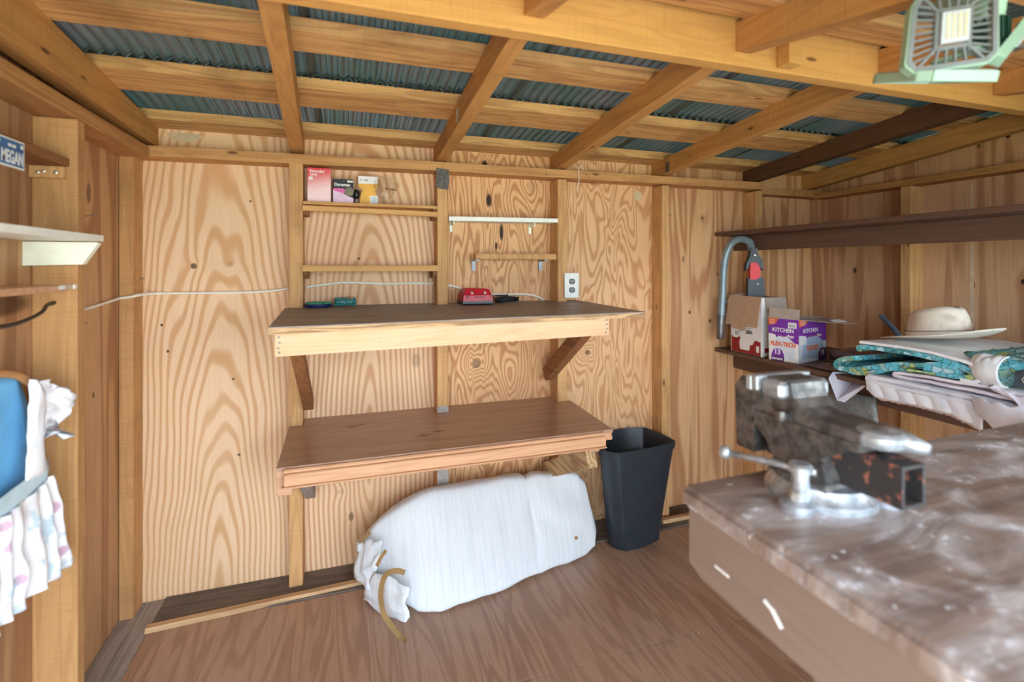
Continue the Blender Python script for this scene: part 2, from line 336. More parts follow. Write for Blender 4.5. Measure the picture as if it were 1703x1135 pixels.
# ------------------------------------------------------------------ mesh helpers
def newbm(): return bmesh.new()
def obj(name, bm, mat, parent=None, smooth=False, kind=None):
    me = bpy.data.meshes.new(name); bmesh.ops.recalc_face_normals(bm, faces=bm.faces[:]); bm.to_mesh(me); bm.free()
    if smooth:
        for p in me.polygons: p.use_smooth = True
        if smooth == 'auto':
            me.set_sharp_from_angle(angle=math.radians(40))
    me.materials.append(M[mat] if isinstance(mat, str) else mat)
    o = bpy.data.objects.new(name, me); COL.objects.link(o)
    if parent is not None: o.parent = parent; o.matrix_parent_inverse = parent.matrix_basis.inverted()
    if kind: o['kind'] = kind
    return o
def tag(o, label, cat, group=None):
    o['label'] = label; o['category'] = cat
    if group: o['group'] = group
    return o
def thing(name, label, cat, loc=(0, 0, 0), group=None):
    o = bpy.data.objects.new(name, None); COL.objects.link(o); o.location = loc; o.empty_display_size = .05
    return tag(o, label, cat, group)
def box(bm, x0, x1, y0, y1, z0, z1, bev=0.0, mtx=None):
    r = bmesh.ops.create_cube(bm, size=1.0)
    vs = r['verts']
    for v in vs: v.co = Vector(((x0+x1)/2+v.co.x*(x1-x0), (y0+y1)/2+v.co.y*(y1-y0), (z0+z1)/2+v.co.z*(z1-z0)))
    if bev:
        es = list({e for v in vs for e in v.link_edges})
        r2 = bmesh.ops.bevel(bm, geom=es, offset=bev, segments=1, affect='EDGES'); vs = list({v for f in r2['faces'] for v in f.verts} | {v for v in vs if v.is_valid})
    if mtx is not None: bmesh.ops.transform(bm, matrix=mtx, verts=[v for v in vs if v.is_valid])
    return bm
def B(name, mat, parent, *a, bev=.0015, **kw):
    return obj(name, box(newbm(), *a, bev=bev), mat, parent, **kw)
def hexa(bm, c):
    """eight corners: bottom ring 0-3, top ring 4-7"""
    v = [bm.verts.new(p) for p in c]
    for f in ((3, 2, 1, 0), (4, 5, 6, 7), (0, 1, 5, 4), (1, 2, 6, 5), (2, 3, 7, 6), (3, 0, 4, 7)): bm.faces.new([v[i] for i in f])
    return bm
def bar(bm, a, b, w, h, up=(0, 0, 1)):
    a, b = Vector(a), Vector(b); d = (b-a).normalized(); s = d.cross(Vector(up)).normalized(); u = s.cross(d).normalized()
    c = []
    for sz in (-1, 1):
        c += [a-s*w/2+u*sz*h/2, b-s*w/2+u*sz*h/2, b+s*w/2+u*sz*h/2, a+s*w/2+u*sz*h/2]
    return hexa(bm, c)
def prism(bm, pts, off):
    """planar polygon (3-D points) extruded by off"""
    off = Vector(off); a = [bm.verts.new(p) for p in pts]; b = [bm.verts.new(Vector(p)+off) for p in pts]; n = len(pts)
    bm.faces.new(a[::-1]); bm.faces.new(b)
    for i in range(n): bm.faces.new((a[i], a[(i+1) % n], b[(i+1) % n], b[i]))
    return bm
def catmull(pts, n=6):
    P = [Vector(p) for p in pts]; P = [2*P[0]-P[1]]+P+[2*P[-1]-P[-2]]; out = []
    for i in range(1, len(P)-2):
        for k in range(n):
            t = k/n; a, b, c, d = P[i-1:i+3]
            out.append(.5*((2*b)+(c-a)*t+(2*a-5*b+4*c-d)*t*t+(3*b-a-3*c+d)*t**3))
    out.append(P[-2]); return out
def tube(bm, pts, r, seg=8, flat=1.0, close=False, ridge=0):
    pts = [Vector(p) for p in pts]; rings = []; prev = None
    for i, p in enumerate(pts):
        d = (pts[min(i+1, len(pts)-1)]-pts[max(i-1, 0)]).normalized()
        if prev is None: prev = d.orthogonal().normalized()
        u = (prev-d*prev.dot(d)).normalized(); prev = u; w = d.cross(u)
        rr = (r[i] if isinstance(r, (list, tuple)) else r)*(1+(ridge if i % 2 else 0))
        rings.append([bm.verts.new(p+(u*math.cos(a)+w*math.sin(a)*flat)*rr) for a in (2*math.pi*j/seg for j in range(seg))])
    for a, b in zip(rings, rings[1:]):
        for j in range(seg): bm.faces.new((a[j], a[(j+1) % seg], b[(j+1) % seg], b[j]))
    bm.faces.new(rings[0][::-1]); bm.faces.new(rings[-1]); return bm
def lathe(bm, prof, c, seg=24, cap=True):
    rings = [[bm.verts.new((c[0]+r*math.cos(2*math.pi*j/seg), c[1]+r*math.sin(2*math.pi*j/seg), c[2]+z)) for j in range(seg)] for r, z in prof]
    for a, b in zip(rings, rings[1:]):
        for j in range(seg): bm.faces.new((a[j], a[(j+1) % seg], b[(j+1) % seg], b[j]))
    if cap: bm.faces.new(rings[0][::-1]); bm.faces.new(rings[-1])
    return bm
def loft(bm, rings, cap=True):
    R = [[bm.verts.new(p) for p in r] for r in rings]; n = len(R[0])
    for a, b in zip(R, R[1:]):
        for j in range(n): bm.faces.new((a[j], a[(j+1) % n], b[(j+1) % n], b[j]))
    if cap: bm.faces.new(R[0][::-1]); bm.faces.new(R[-1])
    return bm
def sheet(bm, fn, nu, nv, thick=None):
    """grid surface fn(u,v); thick = offset vector or None for a solid made with normals"""
    V = [[bm.verts.new(fn(i/nu, j/nv)) for j in range(nv+1)] for i in range(nu+1)]
    fs = [bm.faces.new((V[i][j], V[i+1][j], V[i+1][j+1], V[i][j+1])) for i in range(nu) for j in range(nv)]
    if thick:
        bmesh.ops.recalc_face_normals(bm, faces=fs)
        bmesh.ops.solidify(bm, geom=fs, thickness=thick)
    return bm
def text(s, size, mat, parent, origin, u, v, name='lettering', bold=0.0, squash=1.0):
    cu = bpy.data.curves.new('t', 'FONT'); cu.body = s; cu.size = size; cu.extrude = .0002; cu.offset = bold; cu.resolution_u = 3
    t = bpy.data.objects.new('t', cu); COL.objects.link(t)
    bpy.context.view_layer.update(); dg = bpy.context.evaluated_depsgraph_get()
    me = bpy.data.meshes.new_from_object(t.evaluated_get(dg)); bpy.data.objects.remove(t); bpy.data.curves.remove(cu)
    u, v = Vector(u).normalized(), Vector(v).normalized(); n = u.cross(v)
    mt = Matrix(((u.x*squash, v.x, n.x, origin[0]), (u.y*squash, v.y, n.y, origin[1]), (u.z*squash, v.z, n.z, origin[2]), (0, 0, 0, 1)))
    me.transform(mt); me.materials.clear(); me.materials.append(M[mat]); me.name = name
    o = bpy.data.objects.new(name, me); COL.objects.link(o)
    if parent is not None: o.parent = parent; o.matrix_parent_inverse = parent.matrix_basis.inverted()
    return o
def struct(o): o['kind'] = 'structure'; return o
def nz(x, y, z, s=1.0): return mnoise.noise(Vector((x*s, y*s, z*s)))

# ------------------------------------------------------------------ the shed: constants (metres)
XL, XR, YB, YS = -.765, 2.58, 2.20, 2.11        # left panel, right panel, back panel, stud fronts
FZ = -.012                                       # finished floor
YF = -.35                                        # front wall
RIDGE = 1.05
def rbot(y): return 1.77+.096*(2.11-y)           # underside of purlins, back slope
def fbot(y): return 1.87-.18*(RIDGE-y)           # underside of purlins, front slope

# ground outside
g = struct(B('ground_outside', 'grass', None, -14, 16, -16, 14, FZ-.30, FZ-.20, bev=0))
g = struct(B('bounce_slab', 'bounce', None, -2.2, 4.0, -4.5, YF-.04, FZ-.20, FZ-.05, bev=0))  # unseen pale slab, added to bounce sunlight in through the doorway
# floor
floor = struct(B('floor', 'greywood', None, XL-.05, XR+.05, YF-.04, YB+.05, FZ-.10, FZ-.006, bev=0))
seamx, seamy = 1.052, 1.418
for (x0, x1, y0, y1) in ((-.645, seamx-.0012, seamy+.0012, 2.02), (seamx+.0012, XR-.002, seamy+.0012, 2.02), (-.645, seamx+.42, .20, seamy-.0012), (seamx+.4224, XR-.002, .20, seamy-.0012), (-.645, XR-.002, YF, .1976)):
    B('floor_panel', 'floor', floor, x0, x1, y0, y1, FZ-.006, FZ, bev=.0006)
for i in range(9):
    x = 1.12+i*.018+random.uniform(-.004, .004); B('staple', 'zinc', floor, x, x+.006, seamy-.004+random.uniform(-.003, .003), seamy-.0025, FZ, FZ+.001, bev=0)
B('floor_board', 'greywood', floor, XL+.001, -.708, YF, YB, FZ-.006, FZ-.002, bev=.0008)
B('floor_board', 'greywood', floor, -.706, -.647, YF, YB, FZ-.006, FZ-.0025, bev=.0008)
B('sole_plate', 'sole', floor, -.645, XR, 2.024, YB, FZ-.006, FZ+.004, bev=.001)
mo = struct(obj('trim_1', hexa(newbm(), [(-.652, 2.005, FZ), (.17, 2.045, FZ), (.17, 2.075, FZ), (-.652, 2.035, FZ), (-.652, 2.012, FZ+.014), (.17, 2.052, FZ+.014), (.17, 2.075, FZ+.014), (-.652, 2.035, FZ+.014)]), 'mould'))
mo = struct(obj('trim_2', hexa(newbm(), [(1.46, 2.06, FZ), (2.06, 2.06, FZ), (2.06, 2.09, FZ), (1.46, 2.09, FZ), (1.46, 2.066, FZ+.02), (2.06, 2.066, FZ+.02), (2.06, 2.09, FZ+.02), (1.46, 2.09, FZ+.02)]), 'mould'))

# back wall
wb = struct(B('wall_back', 'plyR', None, XL-.05, XR+.05, YB+.012, YB+.05, FZ-.1, 1.80, bev=0))
studs = [(XL+.002, -.720), (-.211, -.161), (.368, .414), (.9236, .970), (1.487, 1.53), (2.07, 2.115)]
edges = [XL, -.186, .391, .947, 1.508, 2.092, XR]
for i, pm in enumerate(('ply1', 'ply2', 'ply3', 'ply4', 'ply5', 'ply5')):
    B('plywood_panel', pm, wb, edges[i]+.0008, edges[i+1]-.0008, YB, YB+.012, FZ-.006, 1.795, bev=.0008)
for i, (a, b) in enumerate(studs):
    o = B('stud', 'studL' if i == 0 else 'stud', wb, a, b, YS+random.uniform(-.002, .002), YB, FZ+.004 if i else FZ-.002, 1.645, bev=.002)
# lower ends of the two middle studs are metal/soot grey pieces under the shelf
B('stud_shoe', 'greywood', wb, .3665, .4155, YS-.003, YS-.0005, .0, .645, bev=.001)
hexr = lambda x0, x1, za, zb, y0=YS-.004: hexa(newbm(), [(x0, y0, za), (x1, y0, zb), (x1, YB, zb), (x0, YB, za), (x0, y0, za+.038), (x1, y0, zb+.038), (x1, YB, zb+.038), (x0, YB, za+.038)])
obj('top_rail', hexr(-.72, .39, 1.637, 1.648), 'railx', wb)
obj('top_rail', hexr(.391, 2.115, 1.648, 1.653), 'railx', wb)
obj('top_rail', hexr(2.116, 2.575, 1.630, 1.632, YS+.012), 'raily', wb)
obj('putty_patch', prism(newbm(), [(.362, YS-.007, 1.575), (.41, YS-.007, 1.568), (.418, YS-.007, 1.60), (.417, YS-.007, 1.655), (.363, YS-.007, 1.66)], (0, .003, 0)), 'ducttape', wb)
for (x, z, w, h) in ((1.405, 1.60, .022, .045), (-.690, 1.722, .018, .026), (-.585, 1.735, .055, .03)):
    obj('filler_patch', prism(newbm(), [(x+math.cos(t)*w*(1+.2*math.sin(3*t)), YB-.0008, z+math.sin(t)*h*.6) for t in (2*math.pi*j/14 for j in range(14))], (0, .0006, 0)), plain('chalky filler', srgb(206, 186, 152), .8), wb)
# little nails in the back wall
for (x, z) in ((-.10, 1.21), (.52, 1.66), (.86, 1.66), (1.06, 1.672), (1.26, 1.668), (1.52, 1.5), (-.69, 1.20)):
    obj('nail', tube(newbm(), [(x, YS-.03, z-.004), (x+.003, YS, z)], .0016, 6), 'steel', wb)

# left wall
def gable(x0, x1, ya, yb, z0=FZ-.1, lift=.034):
    ys = [y for y in (ya, RIDGE, yb) if ya <= y <= yb]
    f = lambda y: (rbot(y) if y >= RIDGE else fbot(y))+lift
    return prism(newbm(), [(x0, ya, z0), (x0, yb, z0)]+[(x0, y, f(y)) for y in sorted(set(ys), reverse=True)], (x1-x0, 0, 0))
wl = struct(obj('wall_left', gable(XL-.05, XL-.0125, YF, YB+.05), 'plyL'))
for (y0, y1) in ((1.62, YB), (.40, 1.62), (YF, .40)):
    obj('plywood_panel', gable(XL-.012, XL, y0+.0008, y1-.0008, FZ-.006, .0), 'plyL', wl)
for (y0, y1) in ((1.600, 1.640), (.95, .99), (.35, .39)):
    B('stud', 'studL', wl, XL, -.669, y0, y1, FZ-.002, 1.628, bev=.002)
B('top_plate', 'raily', wl, XL, -.669, YF, YS-.006, 1.630, 1.670, bev=.002)
for (y, z, dx) in ((1.80, 1.385, .07), (1.79, 1.068, .05)):
    obj('nail', tube(newbm(), [(XL, y, z), (XL+dx, y-.02, z+.008)], .0016, 6), 'zinc', wl)

# right wall
wr = struct(obj('wall_right', gable(XR+.0125, XR+.05, YF, YB+.05), 'plyR'))
for (y0, y1) in ((1.638, YB), (1.24, 1.638), (.42, 1.24), (YF, .42)):
    obj('plywood_panel', gable(XR, XR+.012, y0+.0008, y1-.0008, FZ-.006, .0), 'plyR', wr)
for (y0, y1) in ((1.615, 1.660), (1.02, 1.06), (.42, .46)):
    B('stud', 'stud', wr, 2.49, XR, y0, y1, FZ+.004, 1.618, bev=.002)
B('top_rail', 'raily', wr, 2.488, XR, YF, YS+.01, 1.620, 1.650, bev=.002)
obj('chalk_streak', prism(newbm(), [(XR-.0008, 1.415, .98), (XR-.0008, 1.432, .98), (XR-.0008, 1.428, 1.60), (XR-.0008, 1.42, 1.60)], (.0004, 0, 0)), plain('chalky streak', srgb(222, 196, 164), .8), wr)

# front wall round the open doorway in which the photographer stands, and the window over the bench
wf = struct(B('wall_front', 'plyL', None, XL-.05, XR+.05, YF-.04, YF, 1.60, 1.66, bev=0))
B('front_panel', 'plyL', wf, XL-.05, -.70, YF-.04, YF, FZ-.1, 1.60, bev=0)
B('front_post', 'stud', wf, 1.55, 1.63, YF-.04, YF, FZ-.1, 1.60, bev=0)
B('front_panel', 'plyL', wf, 1.63, XR+.05, YF-.04, YF, FZ-.1, .80, bev=0)
B('front_panel', 'plyL', wf, 2.46, XR+.05, YF-.04, YF, .80, 1.60, bev=0)

# roof: rafters, purlins, corrugated sheets
ce = struct(B('ceiling', 'beam', None, XL-.05, XR+.05, 1.030, 1.072, 1.757, 1.895, bev=.003))     # the ridge beam carries the roof
rx = [(-.716, -.670, -.716, -.670, 1.688, 1.722), (-.213, -.163, -.168, -.122, 1.688, 1.78), (.366, .412, .366, .412, 1.688, 1.785), (.922, .970, .922, .970, 1.689, 1.787), (1.485, 1.531, 1.487, 1.533, 1.690, 1.788), (2.068, 2.118, 2.068, 2.118, 1.692, 1.785), (2.49, 2.535, 2.49, 2.535, 1.676, 1.79)]
for i, (a, b, c, d, z0, z1) in enumerate(rx):
    obj('rafter', hexa(newbm(), [(a, YB, z0), (b, YB, z0), (d, 1.073, z1), (c, 1.073, z1), (a, YB, rbot(YB)), (b, YB, rbot(YB)), (d, 1.073, rbot(1.073)), (c, 1.073, rbot(1.073))]), 'raftdark' if i == 5 else 'rafter', ce)
for i, x in enumerate((-.716, -.19, .37, .945, 1.455, 1.965, 2.49)):
    y1, y0 = 1.029, YF
    obj('rafter', hexa(newbm(), [(x, y0, fbot(y0)-.09), (x+.046, y0, fbot(y0)-.09), (x+.046, y1, fbot(y1)-.075), (x, y1, fbot(y1)-.075), (x, y0, fbot(y0)), (x+.046, y0, fbot(y0)), (x+.046, y1, fbot(y1)), (x, y1, fbot(y1))]), 'rafter', ce)
def purlin(y0, y1, t, fb):
    obj('purlin', hexa(newbm(), [(XL-.04, y0, fb(y0)), (XR+.04, y0, fb(y0)), (XR+.04, y1, fb(y1)), (XL-.04, y1, fb(y1)), (XL-.04, y0, fb(y0)+t), (XR+.04, y0, fb(y0)+t), (XR+.04, y1, fb(y1)+t), (XL-.04, y1, fb(y1)+t)]), 'purlin', ce)
for (a, b) in ((2.10, 2.245), (1.710, 1.860), (1.372, 1.478)): purlin(a, b, .035, rbot)
for (a, b) in ((.88, 1.0), (.55, .67), (.18, .30), (-.2, -.08), (YF-.1, YF+.02)): purlin(a, b, .035, fbot)
def corrugated(name, x0, x1, y0, y1, fb, dz, mat='sheet', pitch=.033, amp=.0075):
    bm = newbm(); n = int((x1-x0)/pitch*6)
    rows = [[bm.verts.new((x0+(x1-x0)*i/n, y, fb(y)+.035+dz+amp+amp*math.sin(2*math.pi*(x0+(x1-x0)*i/n)/pitch))) for i in range(n+1)] for y in (y0, y1)]
    for i in range(n): bm.faces.new((rows[0][i], rows[0][i+1], rows[1][i+1], rows[1][i]))
    bmesh.ops.solidify(bm, geom=bm.faces[:], thickness=.0008)
    return obj(name, bm, mat, ce, smooth=True)
xs = [XL-.06, -.1, .57, 1.24, 1.91, XR+.06]
for i in range(5):
    corrugated('roof_sheet', xs[i]-.012, xs[i+1]+.012, RIDGE, 1.76, rbot, .003*(i % 2)+.004)
    corrugated('roof_sheet', xs[i]-.012, xs[i+1]+.012, 1.70, 2.30, rbot, .003*(i % 2)-.0005)
    corrugated('roof_sheet', xs[i]-.012, xs[i+1]+.012, YF-.15, RIDGE, fbot, .003*(i % 2))
corrugated('painted_lap_light', XL-.05, XR+.05, 1.703, 1.709, rbot, -.004, 'laplight')  # thin strip with the leaking daylight painted in as its colour
B('ridge_cap', 'sheet', ce, XL-.06, XR+.06, RIDGE-.12, RIDGE+.12, 1.93, 1.932, bev=0)
obj('hanger_plate', prism(newbm(), [(1.484, 2.05, 1.70), (1.484, 2.075, 1.70), (1.484, 2.075, 1.75), (1.484, 2.05, 1.75)], (-.003, 0, 0)), 'steel', ce)
B('block', 'beam', ce, 1.08, 1.125, .99, 1.029, 1.765, 1.83)
for (x, y) in ((.355, 1.63),):
    obj('filler_patch', prism(newbm(), [(.3655, 1.70+.02*math.cos(t), 1.765+.028*math.sin(t)) for t in (2*math.pi*j/10 for j in range(10))], (-.0006, 0, 0)), plain('white filler', srgb(200, 190, 180), .8), ce)

# ------------------------------------------------------------------ near workbench (right foreground)
wbn = thing('workbench', 'large brown painted workbench with dusty scratched top in the right foreground', 'workbench', (1.5, .2, FZ))
BZ = .86
bt_ = obj('top', hexa(newbm(), [(.555, -.25, BZ-.036), (2.47, -.25, BZ-.036), (2.47, .797, BZ-.036), (.555, .735, BZ-.036), (.555, -.25, BZ), (2.47, -.25, BZ), (2.47, .797, BZ), (.555, .735, BZ)]), 'benchtop', wbn)
bm = bt_.data; bmm = bmesh.new(); bmm.from_mesh(bm); bmesh.ops.bevel(bmm, geom=bmm.edges[:], offset=.008, segments=3, affect='EDGES'); bmm.to_mesh(bm); bmm.free()
obj('side_apron', prism(newbm(), [(.566, -.24, .715), (.566, .690, .715), (.566, .725, .728), (.566, .725, BZ-.036), (.566, -.24, BZ-.036)], (.03, 0, 0)), 'benchside', wbn)
obj('back_apron', hexa(newbm(), [(.5965, .700, .72), (2.45, .757, .72), (2.45, .784, .72), (.5965, .727, .72), (.5965, .700, BZ-.036), (2.45, .757, BZ-.036), (2.45, .784, BZ-.036), (.5965, .727, BZ-.036)]), 'benchside', wbn)
for (x, y) in ((.61, -.2), (.78, .58), (2.36, -.2), (2.36, .66)):
    B('leg', 'benchside', wbn, x, x+.085, y, y+.085, FZ, BZ-.036)
B('paint_chip', 'boxwhite', wbn, .5645, .566, .63, .66, .755, .759, bev=0)
obj('paint_chip', tube(newbm(), [(.565, .56, .765), (.5645, .545, .76), (.565, .53, .745)], .003, 6), 'boxwhite', wbn)

# ------------------------------------------------------------------ vise on the near bench
vi = thing('bench_vise', 'worn grey cast iron bench vise bolted to the near workbench corner', 'vise', (.75, .63, BZ))
cx, cy = .752, .630
obj('base', lathe(newbm(), [(.082, 0), (.082, .012), (.074, .018), (.07, .030), (.06, .034)], (cx, cy, BZ), 32), 'castbright', vi, smooth='auto')
for a in (200, 320, 80):
    t = math.radians(a); p = (cx+.088*math.cos(t), cy+.088*math.sin(t))
    l = obj('lug', lathe(newbm(), [(.026, 0), (.026, .012), (.02, .016)], (p[0], p[1], BZ), 16), 'castbright', vi, smooth='auto')
    obj('bolt', lathe(newbm(), [(.011, .016), (.011, .026), (.008, .028)], (p[0], p[1], BZ), 6), 'zinc', l)
obj('swivel_body', loft(newbm(), [[(cx+sx*w, cy+sy*l+o, z) for sx, sy in ((-1, -1), (1, -1), (1, 1), (-1, 1))] for (w, l, o, z) in ((.052, .055, 0, BZ+.03), (.046, .05, 0, BZ+.05), (.040, .055, .02, BZ+.075), (.042, .085, .02, BZ+.095), (.042, .092, .0, BZ+.118))]), 'cast', vi)
# fixed jaw: neck curves from the anvil up to the jaw, seen from the side
prof = [(.745, .965), (.535, .965), (.530, .995), (.610, .999), (.632, 1.005), (.645, 1.018), (.650, 1.030), (.652, 1.042), (.705, 1.046), (.712, 1.020), (.715, .99), (.745, .985)]
bm = prism(newbm(), [(cx-.038, y, z) for y, z in prof], (.076, 0, 0)); obj('fixed_jaw', bm, 'cast', vi)
B('jaw_plate', 'castbright', vi, cx-.062, cx+.062, .700, .712, 1.020, 1.047, bev=.002)
B('jaw_block', 'castbright', vi, cx-.056, cx+.056, .655, .700, 1.014, 1.043, bev=.006)
obj('anvil', lathe(newbm(), [(.030, -.012), (.034, -.004), (.034, .004), (.028, .010)], (cx, .53, .988), 20), 'castbright', vi, smooth='auto')
obj('anvil_horn', tube(newbm(), [(cx+.01, .535, .985), (cx+.02, .50, .985), (cx+.024, .478, .983)], [.022, .014, .008], 12), 'castbright', vi, smooth=True)
# moving jaw on the far side
mj = obj('moving_jaw', prism(newbm(), [(cx-.042, y, z) for y, z in ((.715, 1.043), (.757, 1.035), (.775, 1.015), (.770, .90), (.728, .90), (.728, .985), (.715, .99))], (.084, 0, 0)), 'cast', vi)
B('jaw_plate', 'castbright', mj, cx-.062, cx+.062, .7145, .727, 1.018, 1.045, bev=.002)
# slide bar that sticks out on the near side, open at its end
sb = newbm(); box(sb, cx-.018, cx+.030, .487, .72, .955, .960); box(sb, cx-.018, cx-.012, .487, .72, .905, .955); box(sb, cx+.024, cx+.030, .487, .72, .905, .955); box(sb, cx-.018, cx+.030, .487, .72, .900, .905)
obj('slide_bar', sb, 'visered', vi)
obj('clamp_screw', lathe(newbm(), [(.009, -.008), (.011, 0), (.009, .008)], (cx-.044, .665, .985), 10), 'cast', vi, smooth='auto')
lk = obj('lock_nut', lathe(newbm(), [(.013, 0), (.013, .045), (.018, .047), (.018, .056), (.014, .06)], (cx-.075, .60, BZ+.012), 16), 'castbright', vi, smooth='auto')
obj('lock_handle', tube(newbm(), [(cx-.06, .585, BZ+.06), (cx-.085, .64, BZ+.058), (cx-.115, .715, BZ+.052)], .0055, 10), 'castbright', lk, smooth=True)
obj('knob', lathe(newbm(), [(.003, -.011), (.009, -.008), (.011, 0), (.009, .008), (.003, .011)], (cx-.116, .718, BZ+.052), 12), 'castbright', lk, smooth=True)

# ------------------------------------------------------------------ back-wall work shelves
us = thing('work_shelf', 'upper wall bench with dark grey plywood top and pale pine apron', 'shelf', (.4, 1.8, 1.0))
UZ = 1.08
def skew(y, x): return y+(x+.196)*.075
ft = []
top_pts = [(-.196, 1.449), (1.010, 1.532), (1.05, 2.108), (.971, 2.108), (.971, 2.199), (.922, 2.199), (.922, 2.108), (.415, 2.108), (.415, 2.199), (.366, 2.199), (.366, 2.108)]
bm = newbm(); prism(bm, [(-.196, 1.449, UZ-.019), (1.010, 1.532, UZ-.019), (1.05, 2.106, UZ-.019), (-.225, 2.106, UZ-.019)], (0, 0, .016))
obj('top', bm, 'plyedge', us)
bm = newbm(); prism(bm, [(-.195, 1.450, UZ-.003), (1.009, 1.533, UZ-.003), (1.049, 2.106, UZ-.003), (-.225, 2.106, UZ-.003)], (0, 0, .003))
obj('top_veneer', bm, 'benchgrey', us)
for (x0, x1) in ((-.159, .366), (.4155, .922), (.972, 1.05)):
    B('back_filler', 'benchgrey', us, x0, x1, 2.106, 2.199, UZ-.019, UZ, bev=.0008)
obj('apron', hexa(newbm(), [(-.182, 1.476, .997), (.872, 1.546, 1.002), (.872, 1.571, 1.002), (-.182, 1.501, .997), (-.182, 1.476, UZ-.019), (.872, 1.546, UZ-.019), (.872, 1.571, UZ-.019), (-.182, 1.501, UZ-.019)]), 'lightpine', us)
for (x, z) in ((-.172, 1.05), (-.170, 1.035), (-.173, 1.02), (-.171, 1.008), (.86, 1.055), (.861, 1.04), (.862, 1.025), (.858, 1.012)):
    y = 1.476+(x+.182)*.0664; o = obj('screw', lathe(newbm(), [(.0028, 0), (.0028, .002), (.001, .0025)], (0, 0, 0), 8), 'steel', us)
    o.data.transform(Matrix.Translation((x, y-.0015, z)) @ Matrix.Rotation(math.radians(90), 4, 'X'))
B('side_rail', 'brace', us, -.182, -.142, 1.502, 2.108, 1.0, UZ-.019)
B('side_rail', 'brace', us, .832, .872, 1.573, 2.108, 1.005, UZ-.019)
obj('brace', bar(newbm(), (.900, 2.17, .735), (.900, 1.72, 1.035), .04, .06), 'brace', us)
obj('brace', bar(newbm(), (-.139, 2.10, .70), (-.139, 1.60, 1.00), .036, .04), 'brace', us)

ls = thing('work_shelf', 'lower wall shelf with wood laminate top and moulded front edge above the white bundle', 'shelf', (.4, 1.9, .55))
LZ = .62
obj('top', prism(newbm(), [(-.204, 1.682, LZ-.012), (.965, 1.682, LZ-.012), (.985, 2.106, LZ-.012), (-.21, 2.106, LZ-.012)], (0, 0, .012)), 'laminate', ls)
for (x0, x1) in ((-.159, .366), (.4155, .922)):
    B('back_filler', 'laminate', ls, x0, x1, 2.106, 2.199, LZ-.012, LZ, bev=.0005)
B('subtop', 'moulding', ls, -.204, .962, 1.686, 2.106, LZ-.027, LZ-.012, bev=.001)
B('edge_bead', 'moulding', ls, -.186, .925, 1.668, 1.684, LZ-.017, LZ-.004, bev=.004)
B('apron', 'moulding', ls, -.182, .927, 1.663, 1.682, LZ-.055, LZ-.017, bev=.003)
B('lower_bead', 'moulding', ls, -.188, .929, 1.659, 1.684, LZ-.061, LZ-.055, bev=.002)
B('end_block', 'moulding', ls, .93, .965, 1.684, 1.72, LZ-.040, LZ-.027, bev=.002)
B('support_rail', 'moulding', ls, -.205, -.160, 1.70, 2.106, LZ-.095, LZ-.028)
B('support_rail', 'moulding', ls, .872, .918, 1.70, 2.18, LZ-.085, LZ-.028)
obj('support_block', prism(newbm(), [(.535, 1.80, LZ-.028), (.58, 1.80, LZ-.028), (.575, 1.80, LZ-.10), (.54, 1.80, LZ-.105)], (0, .03, 0)), 'moulding', ls)
obj('brace', bar(newbm(), (.893, 2.17, .285), (.893, 1.72, .505), .038, .07), 'braceL', ls)
obj('brace', bar(newbm(), (-.135, 2.16, .34), (-.135, 1.80, .545), .036, .06), 'greywood', ls)
for (x, y, r) in ((.02, 2.03, .028), (.06, 2.045, .016), (.27, 1.84, .03), (.33, 1.87, .022)):
    obj('dust_smudge', prism(newbm(), [(x+r*math.cos(t)*(1+.5*math.sin(5*t+x)), y+r*.5*math.sin(t)*(1+.4*math.cos(4*t)), LZ) for t in (2*math.pi*j/18 for j in range(18))], (0, 0, .0003)), plain('white dust', srgb(158, 126, 108), .7, 0, .2, vscale=120), ls)

# ------------------------------------------------------------------ small shelves between the studs
def nook(label, z, lipx, lipz):
    t = thing('narrow_shelf', label, 'shelf', (.1, 2.15, z), 'narrow pine shelves between the studs')
    B('board', 'shelfpine', t, -.160, .366, 2.098, 2.198, z-.012, z, bev=.001)
    obj('front_lip', hexa(newbm(), [(-.160, 2.082, lipz[0]), (.364, 2.082, lipz[1]), (.364, 2.098, lipz[1]), (-.160, 2.098, lipz[0]), (-.160, 2.082, lipz[0]+.020), (.364, 2.082, lipz[1]+.020), (.364, 2.098, lipz[1]+.020), (-.160, 2.098, lipz[0]+.020)]), 'shelfpine', t)
    for x in (-.160, .348):
        obj('cleat', prism(newbm(), [(x, 2.105, z-.012), (x, 2.195, z-.012), (x, 2.195, z-.055), (x, 2.12, z-.055), (x, 2.105, z-.04)], (.018, 0, 0)), 'brace', t)
    return t
nook('narrow pine shelf holding three small product boxes', 1.497, 0, (1.458, 1.450))
nook('empty narrow pine shelf just above the white cable', 1.247, 0, (1.222, 1.222))
t = thing('narrow_shelf', 'slim white painted shelf on two small brackets above the brown bar', 'shelf', (.66, 2.15, 1.44))
obj('board', hexa(newbm(), [(.416, 2.10, 1.437), (.921, 2.10, 1.443), (.921, 2.198, 1.443), (.416, 2.198, 1.437), (.416, 2.10, 1.455), (.921, 2.10, 1.461), (.921, 2.198, 1.461), (.416, 2.198, 1.455)]), 'white', t)
for x in (.437, .812):
    bm = newbm(); box(bm, x, x+.012, 2.193, 2.199, 1.395, 1.440); box(bm, x+.004, x+.008, 2.13, 2.196, 1.424, 1.440); obj('bracket', bm, 'whitegreen', t)
t = thing('wall_bar', 'brown wooden bar on two grey steel brackets above the red charger', 'rack', (.72, 2.15, 1.28))
B('bar', 'raftdark' if 0 else 'stud', t, .537, .921, 2.112, 2.15, 1.272, 1.300, bev=.004)
